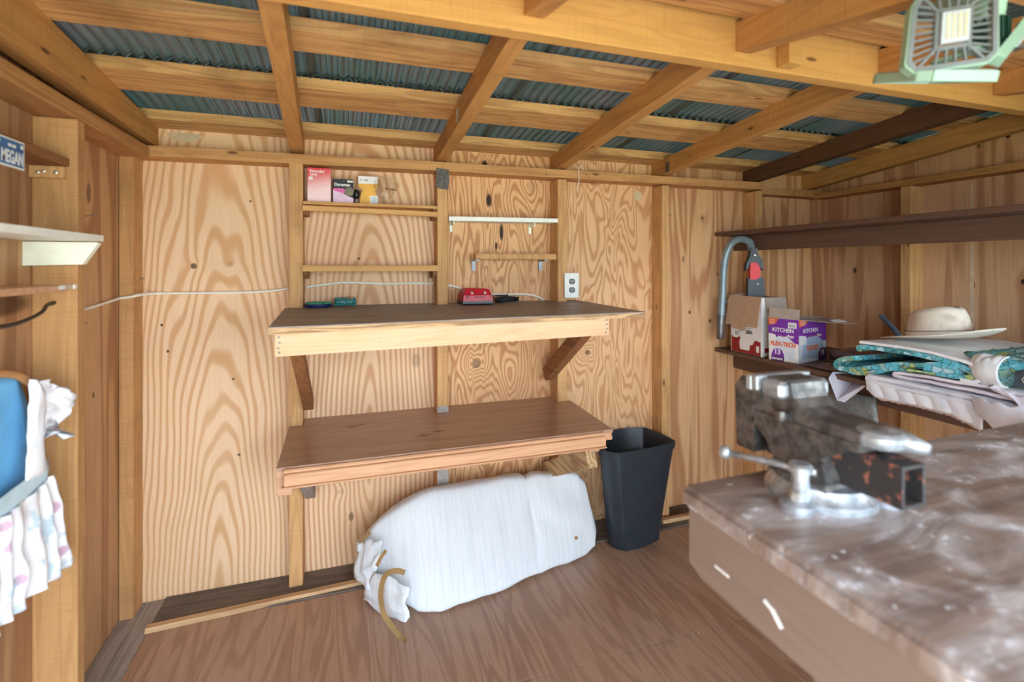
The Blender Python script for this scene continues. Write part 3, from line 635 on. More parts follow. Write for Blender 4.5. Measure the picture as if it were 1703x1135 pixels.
for x in (.537, .862):
    bm = newbm(); box(bm, x, x+.018, 2.191, 2.199, 1.222, 1.272); box(bm, x, x+.018, 2.12, 2.199, 1.266, 1.272); obj('bracket', bm, 'steel', t)

# things on the top narrow shelf
NZ = 1.497
t = thing('product_box', 'tall pink and white carton at the left of the narrow pine shelf', 'box', (-.10, 2.15, NZ))
bm = newbm(); box(bm, -.146, -.058, 2.125, 2.185, NZ, NZ+.137, bev=.001); obj('carton', bm, 'pinkbox', t)
text('Wonder', .017, 'boxwhite', t, (-.140, 2.1244, NZ+.118), (1, 0, 0), (0, 0, 1), bold=.0004)
text('Only', .014, 'boxwhite', t, (-.136, 2.1244, NZ+.106), (1, 0, 0), (0, 0, 1), bold=.0003)
B('fine_print', 'boxwhite', t, -.140, -.126, 2.1244, 2.125, NZ+.088, NZ+.101, bev=0)
t = thing('product_box', 'black and pink light bulb box between the pink carton and yellow card', 'box', (0, 2.15, NZ))
B('carton', 'black', t, -.050, .028, 2.130, 2.187, NZ, NZ+.098)
def facepoly(name, mat, par, pts, y): obj(name, prism(newbm(), [(a, y, b) for a, b in pts], (0, -.0005, 0)), mat, par)
facepoly('pale_print', 'lilacp', t, [(-.050, NZ+.001), (.028, NZ+.001), (.028, NZ+.022), (.005, NZ+.030), (-.01, NZ+.040), (-.050, NZ+.055)], 2.130)
facepoly('pink_print', 'pink', t, [(-.046, NZ+.050), (-.008, NZ+.040), (-.004, NZ+.052), (-.010, NZ+.060), (-.048, NZ+.060)], 2.1294)
facepoly('bulb_print', plain('bulb picture', srgb(120, 112, 84), .4), t, [(.012+.018*math.cos(a), NZ+.048+.018*math.sin(a)) for a in (2*math.pi*j/18 for j in range(18))], 2.1290)
text('Duramax', .017, 'boxwhite', t, (-.046, 2.1293, NZ+.070), (1, 0, 0), (0, 0, 1), bold=.0005, squash=.95)
B('corner_print', 'boxwhite', t, .004, .027, 2.1293, 2.130, NZ+.086, NZ+.093, bev=0)
t = thing('bulb_blister', 'yellow and white hanging card pack with clear torn blister beside it', 'package', (.09, 2.15, NZ))
facepoly('card', 'yellow', t, [(.052, NZ), (.126, NZ), (.124, NZ+.035), (.112, NZ+.058), (.124, NZ+.075), (.126, NZ+.118), (.047, NZ+.118), (.048, NZ+.078), (.064, NZ+.058), (.056, NZ+.035)], 2.150)
facepoly('header_print', 'boxwhite', t, [(.0475, NZ+.086), (.1255, NZ+.088), (.126, NZ+.118), (.047, NZ+.118)], 2.1494)
facepoly('barcode_label', 'boxwhite', t, [(.095, NZ+.002), (.126, NZ+.002), (.126, NZ+.038), (.092, NZ+.038)], 2.1494)
for j in range(6): B('barcode_line', 'bluebag', t, .100, .121, 2.1483, 2.1488, NZ+.010+j*.004, NZ+.0125+j*.004, bev=0)
B('fine_print', 'printgrey', t, .053, .062, 2.1483, 2.1488, NZ+.100, NZ+.1035, bev=0); B('fine_print', 'printgrey', t, .070, .086, 2.1483, 2.1488, NZ+.100, NZ+.1035, bev=0)
def blis(u, v):
    a = u*2*math.pi; r = .052*v*(1+.25*math.sin(3*a)+.12*math.sin(7*a))
    return (.158+r*math.cos(a)*.85, 2.150-.022*(1-v*v)+.012*nz(u*9, v*6, 1.3), NZ+.066+r*math.sin(a)*1.15)
obj('clear_blister', sheet(newbm(), blis, 28, 6, .0006), 'clear', t, smooth=True)
t = thing('small_bulb', 'small dark glass bulb between the bulb box and yellow card', 'bulb', (.04, 2.17, NZ))
obj('glass', lathe(newbm(), [(.004, .024), (.011, .032), (.014, .046), (.011, .060), (.003, .066)], (.040, 2.172, NZ), 14), 'black', t, smooth=True)
obj('cap', lathe(newbm(), [(.007, 0), (.008, .004), (.007, .008), (.008, .012), (.007, .024)], (.040, 2.172, NZ), 12), 'zinc', t)

# ------------------------------------------------------------------ things on the upper bench
t = thing('pin_tub', 'flat round navy tub of green pins at the left of the upper bench', 'container', (-.10, 2.10, UZ))
obj('tray', lathe(newbm(), [(.046, 0), (.053, .003), (.054, .014), (.050, .015), (.049, .009), (.001, .009)], (-.105, 2.118, UZ), 28, cap=False), 'navy', t, smooth='auto')
bm = newbm()
for i in range(70):
    r = .046*math.sqrt(random.random()); a = random.random()*6.283; bmesh.ops.create_icosphere(bm, subdivisions=1, radius=.005, matrix=Matrix.Translation((-.105+r*math.cos(a), 2.118+r*math.sin(a), UZ+.013+random.random()*.004)))
obj('green_pins', bm, 'greenbead', t, smooth=True, kind='stuff')
t = thing('bead_box', 'small clear box half full of teal beads on the upper bench', 'container', (0, 2.14, UZ))
def rr(w, d, z, r=.012, c=(-.004, 2.150)):
    out = []
    for qx, qy, a0 in ((1, 1, 0), (-1, 1, 90), (-1, -1, 180), (1, -1, 270)):
        for a in (0, 30, 60, 90):
            tt = math.radians(a0+a); out.append((c[0]+qx*(w-r)+r*math.cos(tt), c[1]+qy*(d-r)+r*math.sin(tt), z))
    return out
obj('clear_box', loft(newbm(), [rr(.040, .036, UZ+.0005), rr(.043, .039, UZ+.012), rr(.042, .038, UZ+.028), rr(.036, .032, UZ+.036)]), 'clear', t, smooth='auto')
bm = newbm()
for i in range(110):
    bmesh.ops.create_icosphere(bm, subdivisions=1, radius=.0048, matrix=Matrix.Translation((-.004+random.uniform(-.035, .035), 2.150+random.uniform(-.031, .031), UZ+.006+random.random()*.014)))
obj('teal_beads', bm, 'tealbead', t, smooth=True, kind='stuff')
# charger
t = thing('battery_charger', 'red battery charger with black base and coiled black cord on the upper bench', 'charger', (.52, 2.05, UZ))
cb = [(.462, 2.030), (.586, 2.020), (.590, 2.150), (.466, 2.160)]
def ring(s, z, dy=0): 
    mx, my = .526, 2.09
    return [(mx+(x-mx)*s, my+(y-my)*s+dy, z) for x, y in cb]
obj('base', loft(newbm(), [ring(1.0, UZ+.001), ring(1.03, UZ+.006), ring(1.02, UZ+.017)]), 'black', t)
rb = obj('body', loft(newbm(), [ring(1.01, UZ+.017), ring(.97, UZ+.040), ring(.80, UZ+.064), ring(.76, UZ+.066)]), 'red', t)
def front_pt(u, h):   # on the sloping front of the charger
    s = 1.01-(h/.023)*.04 if h < .023 else .97-(h-.023)/.024*.17
    mx, my = .526, 2.09; a, b = Vector((cb[0][0], cb[0][1])), Vector((cb[1][0], cb[1][1])); p = a.lerp(b, u)
    return Vector((mx+(p.x-mx)*s, my+(p.y-my)*s-.0006, UZ+.017+h))
for u in (.10, .17, .42, .50, .58, .66, .74, .94):
    obj('vent_slot', bar(newbm(), front_pt(u, .012), front_pt(u, .030), .003, .0012, up=(0, 1, 0)), 'printblack', rb)
for u in (.28, .78):
    p = front_pt(u, .034); o = obj('screw', lathe(newbm(), [(.0065, 0), (.0065, .002), (.003, .003)], (0, 0, 0), 14), 'zinc', rb)
    o.data.transform(Matrix.Translation(p) @ Matrix.Rotation(math.radians(65), 4, 'X'))
for j in range(9): B('vent_bar', 'boxwhite' if 0 else 'redbright', rb, .486+j*.0065, .490+j*.0065, 2.05, 2.13, UZ+.064, UZ+.0685, bev=.0005)
pts = [(.588, 2.10, UZ+.012)]
for i in range(44):
    a = i/10*2*math.pi; pts.append((.675+.055*math.cos(a+2.8)+.004*nz(i, 0, 0, .3), 2.10+.022*math.sin(a+2.8)+.01*nz(0, i, 0, .4), UZ+.008+.020*(i/44)+.008*math.sin(a*.5+1)))
obj('power_cord', tube(newbm(), catmull(pts, 3), .0030, 6), 'cordblack', t, smooth=True)
obj('cord_tie', tube(newbm(), [(.672, 2.075, UZ+.004), (.672, 2.070, UZ+.02), (.674, 2.09, UZ+.034), (.676, 2.12, UZ+.024), (.680, 2.10, UZ+.048)], .0016, 6), 'black', t)

# ------------------------------------------------------------------ electrical
t = thing('wall_outlet', 'white double outlet plate on the right-hand stud above the upper bench', 'outlet', (.988, 2.10, 1.155))
B('plate', 'white', t, .951, 1.024, 2.094, 2.101, 1.097, 1.212, bev=.002)
B('outlet_box', 'steel', t, .972, 1.016, 2.101, 2.199, 1.11, 1.20, bev=0)
for z in (1.133, 1.172):
    rec = obj('receptacle', prism(newbm(), [(.988+.0145*math.cos(a), 2.0942, z+min(.0125, max(-.0125, .0165*math.sin(a)))) for a in (2*math.pi*j/20 for j in range(20))], (0, -.0025, 0)), 'outlet', t)
    for dx in (-.005, .005): B('slot', 'boxwhite', rec, .988+dx-.0012, .988+dx+.0012, 2.0912, 2.0916, z-.001, z+.007, bev=0)
    B('slot', 'boxwhite', rec, .9865, .9895, 2.0912, 2.0916, z-.008, z-.005, bev=0)
B('screw', 'zinc', t, .9865, .9895, 2.0932, 2.094, 1.151, 1.154, bev=0)
cable = thing('electrical_cable', 'white electrical cable stapled across the back wall from the left corner', 'cable', (0, 2.19, 1.15))
pts = [(XL+.006, 1.65, 1.105), (XL+.006, 1.853, 1.110), (XL+.006, 1.96, 1.117), (XL+.007, 2.09, 1.128), (-.752, 2.102, 1.130), (-.722, 2.101, 1.134), (-.708, 2.107, 1.138), (-.69, 2.16, 1.14), (-.66, 2.193, 1.14), (-.599, 2.194, 1.140), (-.395, 2.194, 1.139), (-.30, 2.194, 1.143), (-.215, 2.194, 1.152)]
obj('cable_run', tube(newbm(), catmull(pts, 5), .0052, 8), 'cable', cable, smooth=True)
obj('cable_run', tube(newbm(), catmull([(-.158, 2.194, 1.157), (-.09, 2.194, 1.166), (-.014, 2.194, 1.174), (.06, 2.194, 1.172), (.157, 2.194, 1.168), (.26, 2.194, 1.169), (.365, 2.194, 1.166)], 5), .0052, 8), 'cable', cable, smooth=True)
obj('cable_run', tube(newbm(), catmull([(.416, 2.194, 1.160), (.472, 2.194, 1.148), (.56, 2.194, 1.118), (.669, 2.194, 1.113), (.78, 2.194, 1.112), (.84, 2.193, 1.104), (.888, 2.192, 1.084)], 5), .0052, 8), 'cable', cable, smooth=True)
for (x, y, z) in ((-.690, 2.15, 1.140),):
    B('staple', 'zinc', cable, x-.004, x+.004, y-.012, y+.01, z+.004, z+.008, bev=0)
t = tag(obj('wire_scrap', tube(newbm(), catmull([(1.015, 2.09, 1.60), (1.02, 2.085, 1.65), (1.015, 2.08, 1.69), (1.035, 2.09, 1.705), (1.045, 2.10, 1.70), (1.05, 2.10, 1.692)], 5), .0022, 6), 'cable', None, smooth=True), 'short curl of white wire over the top rail under a rafter', 'wire')
# black cable on the left stud
t = tag(obj('power_lead', tube(newbm(), catmull([(-.70, 1.12, 1.145), (-.70, 1.27, 1.118), (-.70, 1.40, 1.112), (-.70, 1.50, 1.128), (-.715, 1.56, 1.143), (-.718, 1.60, 1.146)], 6), .0062, 8, flat=.7), 'cordblack', None, smooth=True), 'black flat cable running into the left stud below the clip rail', 'cable')

# ------------------------------------------------------------------ left-wall things
t = thing('corner_shelf', 'small brown shelf board screwed to the left stud near the roof plate', 'shelf', (-.72, 1.4, 1.5))
B('board', 'raftdark' if 0 else 'brace', t, XL+.001, -.684, .98, 1.598, 1.500, 1.522, bev=.002)
B('cleat', 'stud', t, XL+.001, -.690, 1.585, 1.599, 1.468, 1.499, bev=.001)
for x in (-.745, -.733, -.708): o = obj('screw', lathe(newbm(), [(.0045, 0), (.0045, .002), (.002, .003)], (0, 0, 0), 10), 'zinc', t); o.data.transform(Matrix.Translation((x, 1.585, 1.483+random.uniform(-.002, .002))) @ Matrix.Rotation(math.radians(90), 4, 'X'))
lp = thing('name_plate', 'small blue and white metal name plate hanging by the left stud', 'sign', (-.66, 1.29, 1.47))
B('plate', 'signwhite', lp, -.662, -.6602, 1.258, 1.356, 1.447, 1.507, bev=.0006)
B('enamel', 'plateblue', lp, -.6602, -.6597, 1.262, 1.352, 1.451, 1.503, bev=0)
text('MEGAN', .037, 'signwhite', lp, (-.6594, 1.277, 1.456), (0, 1, 0), (0, 0, 1), bold=.0009, squash=.57)
for (a, b) in ((1.300, 1.311), (1.314, 1.325)): B('small_print', 'signwhite', lp, -.6597, -.6594, a, b, 1.489, 1.495, bev=0)
for y in (1.270, 1.345): B('bolt', 'signwhite', lp, -.6597, -.659, y-.004, y+.004, 1.491, 1.499, bev=.0005)
B('hook', 'steel', lp, -.684, -.662, 1.306, 1.310, 1.503, 1.507, bev=0)
t = thing('white_shelf', 'white painted shelf with angled end bracket on the left wall', 'shelf', (-.68, 1.3, 1.31))
obj('board', hexa(newbm(), [(XL+.001, .60, 1.303), (-.605, .60, 1.303), (-.605, 1.582, 1.306), (XL+.001, 1.582, 1.306), (XL+.001, .60, 1.320), (-.605, .60, 1.320), (-.605, 1.582, 1.322), (XL+.001, 1.582, 1.322)]), 'white', t)
obj('bracket', prism(newbm(), [(XL+.001, 1.560, 1.303), (XL+.001, 1.560, 1.243), (-.642, 1.560, 1.246), (-.610, 1.560, 1.298), (-.610, 1.560, 1.303)], (0, .02, 0)), 'whitegreen', t)
t = thing('clip_rail', 'narrow wooden rail with a zinc clip at its end on the left wall', 'rail', (-.70, 1.3, 1.19))
B('rail', 'brownpaint' if 0 else 'moulding', t, XL+.001, -.672, .62, 1.56, 1.178, 1.194, bev=.002)
B('clip', 'zinc', t, -.676, -.660, 1.52, 1.56, 1.183, 1.195, bev=.001); B('clip_pad', 'white', t, -.672, -.658, 1.56, 1.575, 1.184, 1.1945, bev=.001)
# dress on a hanger
hg = thing('coat_hanger', 'curved wooden coat hanger holding the floral dress on the left wall', 'hanger', (-.69, 1.25, 1.0))
obj('arm', tube(newbm(), catmull([(-.692, 1.085, .972), (-.690, 1.175, 1.006), (-.690, 1.285, 1.020), (-.690, 1.38, 1.003), (-.692, 1.44, .972)], 6), .0085, 10), 'hanger', hg, smooth=True)
obj('hook', tube(newbm(), catmull([(-.690, 1.285, 1.02), (-.690, 1.285, 1.06), (-.690, 1.295, 1.08), (-.690, 1.285, 1.09), (-.70, 1.275, 1.09), (-.73, 1.27, 1.085)], 5), .0017, 6), 'zinc', hg, smooth=True)
dr = thing('floral_dress', 'white floral dress with bright blue back hanging on the left wall', 'dress', (-.66, 1.25, .5))
yc = 1.285
def mir(f):
    return f
def interp(tab, x):
    if x <= tab[0][0]: return tab[0][1]
    for (a, b), (c, d) in zip(tab, tab[1:]):
        if x <= c: return b+(d-b)*(x-a)/(c-a)
    return tab[-1][1]
# blue inside of the back
def blue(u, v):
    z = .74+(1.008-.74)*v; w = interp([(.74, .175), (.85, .172), (.95, .155), (1.008, .125)], z)
    return (-.700+.012*math.sin(u*math.pi)*v*0+.004*nz(u*5, v*5, 0), yc+(u-.5)*2*w, z-.012*abs(u-.5)*2*v)
obj('blue_back', sheet(newbm(), blue, 14, 12, .0015), 'bluecloth', dr, smooth=True)
for sgn in (-1, 1):
    def strap(u, v, s=sgn):
        z = .772+(.992-.772)*v; yi = interp([(.77, .078), (.9, .088), (.992, .092)], z); yo = interp([(.77, .160), (.84, .150), (.9, .150), (.955, .155), (.992, .112)], z)
        return (-.662+.010*math.sin(u*3.1)+.005*nz(u*6, v*8, s), yc+s*(yi+(yo-yi)*u), z-.008*u*v)
    obj('front_strap', sheet(newbm(), strap, 8, 14, .0015), 'floralpale', dr, smooth=True)
    def sleeve(u, v, s=sgn):
        a = u*math.pi; r = .052*(.55+.45*v)
        return (-.672+.034*v*math.sin(a)+.010*nz(u*9, v*7, s+4), yc+s*(.150+.085*v*(math.sin(a)**.8)+.012*nz(u*11, v*6, 9)), .975-.135*u+.012*nz(u*10, v*9, 2)*v)
    obj('cap_sleeve', sheet(newbm(), sleeve, 22, 8, .0015), 'floralpale', dr, smooth=True)
def waist(u, v):
    s = (u-.5)*2; return (-.664+.003*nz(u*9, v*3, 0), yc+s*.170, .728+.045*v+.016*s*s+.0*v)
obj('waistband', sheet(newbm(), waist, 24, 4, .002), 'bluelight', dr, smooth=True)
def skirt(u, v):
    s = (u-.5)*2; w = .172+.066*(v**.7); hem = .515-.02*abs(s)
    ztop = .733+.016*s*s
    z = ztop+(hem-ztop)*v
    return (-.660+(.004+.009*v)*math.sin(s*26+1.2*math.sin(s*7)+v*.8)+.010*nz(s*5, v*4, 3), yc+s*w+.006*math.sin(v*9+s*12)*v, z)
obj('skirt', sheet(newbm(), skirt, 120, 20, .0015), 'floral', dr, smooth=True)

# ------------------------------------------------------------------ wrapped bundle on the floor
bd = thing('wrapped_bundle', 'long bundle wrapped in white packing foam lying on the floor', 'bundle', (.6, 1.95, FZ))
secs = [  # s, front-bottom (x,y,z), front-top (x,y,z), back-top offset y, back-bottom y offset
 (.00, (.045, 1.985, .060), (.050, 2.02, .150), .03, .05),
 (.05, (.085, 1.940, .020), (.080, 2.02, .215), .05, .10),
 (.14, (.165, 1.850, .002), (.175, 2.00, .285), .08, .20),
 (.22, (.245, 1.785, FZ), (.255, 2.00, .325), .09, .30),
 (.30, (.320, 1.752, FZ), (.335, 2.01, .338), .09, .33),
 (.45, (.470, 1.775, FZ), (.480, 2.03, .335), .09, .32),
 (.60, (.620, 1.812, FZ), (.630, 2.045, .332), .09, .29),
 (.72, (.740, 1.850, FZ), (.750, 2.055, .328), .09, .26),
 (.80, (.830, 1.878, FZ), (.845, 2.055, .322), .09, .24),
 (.88, (.920, 1.900, FZ), (.935, 2.055, .315), .09, .22),
 (.94, (.985, 1.925, FZ), (1.00, 2.055, .295), .08, .19),
 (.98, (1.035, 1.945, .01), (1.035, 2.055, .255), .06, .15),
 (1.0, (1.055, 1.975, .06), (1.045, 2.06, .205), .04, .09)]
def sec_at(s):
    for a, b in zip(secs, secs[1:]):
        if s <= b[0]:
            t = (s-a[0])/(b[0]-a[0]); t = t*t*(3-2*t)*.5+t*.5
            return (Vector(a[1]).lerp(Vector(b[1]), t), Vector(a[2]).lerp(Vector(b[2]), t), a[3]+(b[3]-a[3])*t, a[4]+(b[4]-a[4])*t)
    return (Vector(secs[-1][1]), Vector(secs[-1][2]), secs[-1][3], secs[-1][4])
rings = []
NS = 90
for i in range(NS+1):
    s = i/NS; fb, ft_, bt, bb = sec_at(s)
    poly = [fb, fb.lerp(ft_, .5)+Vector((0, -.008, .005)), ft_, ft_+Vector((0, bt, -.015)), Vector((fb.x, min(fb.y+bb, 2.10), max(fb.z, FZ+.002)))]
    # round the polygon (chaikin, closed)
    for it in range(3):
        q = []
        for a, b in zip(poly, poly[1:]+poly[:1]): q += [a.lerp(b, .13 if it == 0 else .24), a.lerp(b, .87 if it == 0 else .76)]
        poly = q
    rg = []
    for j, p in enumerate(poly):
        c0 = (fb+ft_)/2+Vector((0, .06, 0)); d = p-c0; n1 = nz(p.x*5, p.y*5, p.z*5)+.5*nz(p.x*14, p.y*14, p.z*14)
        crease = -.012*math.exp(-((s-.72-.05*(p.z-.15))/.018)**2) if p.z > .02 else 0
        n2 = abs(nz(p.x*9+p.z*16, p.z*5, 3.3))*-.012*max(0, 1-abs(s-.12)/.14)
        q = p+d.normalized()*(n1*.008+crease+n2-.010*max(0, .25-abs(nz(p.x*4.5+p.z*3, p.z*3.5-p.x*2, 9.1)))*2); q.z = max(q.z, FZ+.0005); rg.append(q)
    rings.append(rg)
obj('foam_wrap', loft(newbm(), rings), 'foam', bd, smooth=True)
outer = []
for i in range(65, NS-1):
    fb, ft_, bt, bb = sec_at(i/NS); c0 = (fb+ft_)/2+Vector((0, .06, 0)); k = (i-65)/(NS-66)
    rg = []
    for j, p in enumerate(rings[i]):
        d = (p-c0).normalized(); e = .006+.006*nz(p.x*11, p.y*11+3, p.z*11)+.010*max(0, nz(p.x*7+2, p.z*9, 5.0))
        q = p+d*(max(.002, e) if .03 < k < .97 else .0025)
        q.x += (.020*nz(p.y*8, p.z*10, 7.7) if k < .1 else 0); q.z = max(q.z, FZ+.0003); rg.append(q)
    outer.append(rg)
obj('outer_wrap', loft(newbm(), outer, cap=False), 'foam', bd, smooth=True)
def flapfn(P0, P1, P2, P3, k, amp):
    P0, P1, P2, P3 = map(Vector, (P0, P1, P2, P3))
    def f(u, v):
        p = P0.lerp(P1, u).lerp(P3.lerp(P2, u), v); return p+Vector((amp*nz(u*4+k, v*4, k), -abs(amp)*1.2*math.sin(u*math.pi)*v, amp*nz(u*3, v*5+k, 1)))
    return f
obj('wrap_flap', sheet(newbm(), flapfn((.10, 1.90, .12), (.21, 1.79, .10), (.205, 1.775, FZ+.002), (.055, 1.945, FZ+.003), 1.7, .015), 14, 12, .002), 'foam', bd, smooth=True)
obj('wrap_flap', sheet(newbm(), flapfn((.12, 1.92, .22), (.045, 2.00, .18), (.028, 1.985, .06), (.10, 1.90, .05), 4.7, .018), 12, 12, .002), 'foam', bd, smooth=True)
def ribbon(pts, w, name, mat, par, th=.0012):
    P = catmull(pts, 7); bm = newbm(); L = []; R_ = []
    for i, p in enumerate(P):
        d = (P[min(i+1, len(P)-1)]-P[max(0, i-1)]).normalized(); s = d.cross(Vector((0, -.75, .66))).normalized()*w/2
        L.append(bm.verts.new(p-s)); R_.append(bm.verts.new(p+s))
    fs = [bm.faces.new((L[i], L[i+1], R_[i+1], R_[i])) for i in range(len(P)-1)]
    bmesh.ops.solidify(bm, geom=fs, thickness=th); return obj(name, bm, mat, par, smooth=True)
ribbon([(.195, 1.775, .168), (.165, 1.790, .172), (.13, 1.800, .155), (.115, 1.800, .10), (.122, 1.785, .04), (.145, 1.755, .01), (.172, 1.715, FZ+.004), (.188, 1.688, FZ+.003)], .018, 'tape_strip', 'tape', bd)
ribbon([(.135, 1.835, .225), (.118, 1.838, .200), (.103, 1.842, .170)], .013, 'tape_strip', 'tape', bd)
ribbon([(.045, 1.985, .190), (.065, 1.985, .205), (.088, 1.985, .222)], .016, 'tape_strip', 'tape', bd)
ribbon([(.895, 1.872, .118), (.91, 1.873, .118)], .012, 'tape_strip', 'tape', bd)

# ------------------------------------------------------------------ waste bin
tb = thing('waste_bin', 'tall black plastic waste bin standing beside the white bundle', 'bin', (1.25, 2.02, FZ))
rim = [(1.121, 1.905), (1.450, 1.950), (1.425, 2.175), (1.235, 2.185), (1.066, 1.985)]
bas = [(1.160, 1.915), (1.358, 1.945), (1.340, 2.06), (1.225, 2.085), (1.112, 1.99)]
def rnd_poly(poly, z, k=1.0, cut=.10):
    c = Vector((sum(p[0] for p in poly)/5, sum(p[1] for p in poly)/5)); P = [c+(Vector(p)-c)*k for p in poly]
    out = []
    for i, p in enumerate(P):
        a, b = P[i-1], P[(i+1) % 5]; ct = .05 if i == 0 else cut
        bul = lambda t, q0, q1: q0.lerp(q1, t)+((q0.lerp(q1, t)-c).normalized()*.012*math.sin(t*math.pi))
        for t in (0, .25, .5, .75, 1): 
            q = p.lerp(a, ct).lerp(p, t).lerp(p.lerp(p.lerp(b, ct), t), t); out.append(q)
        for t in (.3, .5, .7): out.append(p.lerp(b, t)+((p.lerp(b, t)-c).normalized()*.010*math.sin(t*math.pi)))
    return [Vector((q.x, q.y, z)) for q in out]
H = .43
def mid(t, z, k=1.0): return rnd_poly([(b[0]+(a[0]-b[0])*t, b[1]+(a[1]-b[1])*t) for a, b in zip(rim, bas)], z, k)
rings = [mid(0, FZ, .93), mid(0, FZ+.008), mid(.25, .11), mid(.5, .215), mid(.75, .32), mid(.95, .40), mid(.96, .402, 1.03), mid(1, .43, 1.035), mid(1, .432, 1.0), mid(.97, .41, .97), mid(.5, .215, .96), mid(.02, .012, .95)]
obj('bin_body', loft(newbm(), rings), 'bin', tb, smooth='auto')

# ------------------------------------------------------------------ right-wall shelves
RX = 1.878
def rshelf(label, z, ap, ya, th=.020):
    t = thing('wall_shelf', label, 'shelf', (2.2, 1.2, z))
    B('board', 'brownpaint', t, RX, 2.485, ya, 2.104, z-th, z, bev=.002)
    B('board_end', 'brownpaint', t, RX, 2.066, 2.1045, 2.198, z-th, z, bev=.001)
    B('apron', 'brownpaint', t, 2.0, 2.025, ya+.01, 2.195, z-th-ap, z-th, bev=.002)
    return t
rshelf('upper dark brown painted shelf along the right wall, empty', 1.424, .078, .10)
rshelf('lower dark brown painted shelf along the right wall carrying boxes and quilts', .806, .095, .84)
SZ = .806

# white carton with cardboard flaps
wx = thing('white_carton', 'open white printed carton with brown flaps on the lower right shelf', 'box', (1.98, 1.97, SZ))
A0, A1, A2 = Vector((1.885, 2.085, SZ)), Vector((1.885, 1.885, SZ)), Vector((2.03, 1.905, SZ)); A3 = A0+(A2-A1)
HB = .285; up = Vector((0, 0, 1))
def wall_panel(name, a, b, h, mat, par, th=.004):
    a, b = Vector(a), Vector(b); d = (b-a).normalized(); n = Vector((d.y, -d.x, 0)); return obj(name, prism(newbm(), [a, b, b+up*h, a+up*h], -n*th), mat, par)
wall_panel('left_side', A0, A1, HB, 'boxwhite', wx); wall_panel('front_side', A1, A2, HB, 'boxwhite', wx); wall_panel('back_side', A2, A3, HB, 'card', wx); wall_panel('far_side', A3, A0, HB, 'card', wx)
obj('bottom', prism(newbm(), [A0, A1, A2, A3], (0, 0, .003)), 'card', wx)
nl = Vector((-1, 0, 0))
obj('flap', prism(newbm(), [A0+up*HB+Vector((-.004, .006, .004)), A1+up*HB+Vector((-.004, -.004, .004)), A1+up*(HB-.145)+Vector((-.024, .002, 0)), A0+up*(HB-.145)+Vector((-.024, .010, 0))], (-.003, 0, 0)), 'card', wx)
obj('flap_tongue', prism(newbm(), [Vector((1.8600, 2.05, SZ+HB-.143)), Vector((1.8600, 1.955, SZ+HB-.143)), Vector((1.859, 1.96, SZ+HB-.165)), Vector((1.859, 2.045, SZ+HB-.160))], (-.0025, 0, 0)), 'card', wx)
dA = (A2-A1).normalized(); nA = Vector((dA.y, -dA.x, 0))
obj('flap', prism(newbm(), [A1+up*HB+dA*.02+nA*.003, A2+up*HB+dA*.02+nA*.003, A2+up*(HB-.075)+dA*.018+nA*.016, A1+up*(HB-.085)+dA*.025+nA*.016], nA*.003), 'cardgrey', wx)
obj('flap', prism(newbm(), [A0+up*HB, A3+up*HB, A3+up*(HB+.01)+Vector((0, .04, 0)), A0+up*(HB-.05)+Vector((-.005, .045, 0))], (0, 0, .003)), 'boxwhite', wx)
def onleft(pts, mat, name='print', lift=.0006):
    d = A1-A0; obj(name, prism(newbm(), [A0+d*u+up*h+Vector((-lift, 0, 0)) for u, h in pts], (-.0005, 0, 0)), mat, wx)
onleft([(.03, .004), (.97, .004), (.97, .07), (.80, .075), (.72, .05), (.55, .045), (.40, .055), (.30, .085), (.22, .075), (.10, .075), (.03, .085)], 'printred', 'red_print')
onleft([(.32, .02), (.62, .02), (.68, .09), (.52, .13), (.42, .12), (.30, .06)], 'boxwhite', 'figure_print', .0012)
onleft([(.50, .10), (.74, .104), (.70, .118), (.55, .122)], 'printgrey', 'figure_print', .0018)
onleft([(.84, .018), (.93, .018), (.93, .05), (.84, .05)], 'boxwhite', 'letter_print', .0012)
onleft([(.10, .128), (.72, .128), (.72, .129), (.10, .129)], 'printblack', 'line_print')
for j in range(8): onleft([(.30+j*.03, .112), (.315+j*.03, .112), (.315+j*.03, .122), (.30+j*.03, .122)], 'printgrey', 'barcode_line')
for zz in (.09, .097, .104): onleft([(.14, zz), (.28, zz), (.28, zz+.003), (.14, zz+.003)], 'printgrey', 'line_print')
obj('side_logo', prism(newbm(), [A1+dA*.02+up*.02+nA*.001, A1+dA*.055+up*.02+nA*.001, A1+dA*.055+up*.042+nA*.001, A1+dA*.02+up*.042+nA*.001], nA*.0005), 'printred', wx)
# vacuum hose standing in the carton
vh = thing('vacuum_hose', 'grey ribbed vacuum hose with black and red nozzle arching out of the carton', 'hose', (1.95, 2.0, SZ+.05))
pts = catmull([(1.845, 2.11, .985), (1.853, 2.11, 1.10), (1.862, 2.11, 1.24), (1.878, 2.10, 1.33), (1.91, 2.085, 1.375), (1.945, 2.065, 1.382), (1.968, 2.045, 1.365), (1.974, 2.035, 1.325)], 14)
obj('ribbed_hose', tube(newbm(), pts, .0175, 14, ridge=.10), 'hose', vh, smooth='auto')
obj('metal_end', tube(newbm(), [(1.838, 2.11, .865), (1.838, 2.11, .875), (1.842, 2.11, .945), (1.843, 2.11, .955), (1.845, 2.11, .99)], [.014, .0195, .0195, .021, .021], 16), 'steel', vh, smooth='auto')
def noz(pts, th, name, mat, z=None):
    # nozzle pieces face the camera corner of the shed: outline in a vertical plane, local u to the right
    U = Vector((.93, -.36, 0)); n = Vector((-.36, -.93, 0)); o = Vector((1.975, 2.03, 0))
    return obj(name, prism(newbm(), [o+U*a+up*b-n*th/2 for a, b in pts], n*th), mat, vh)
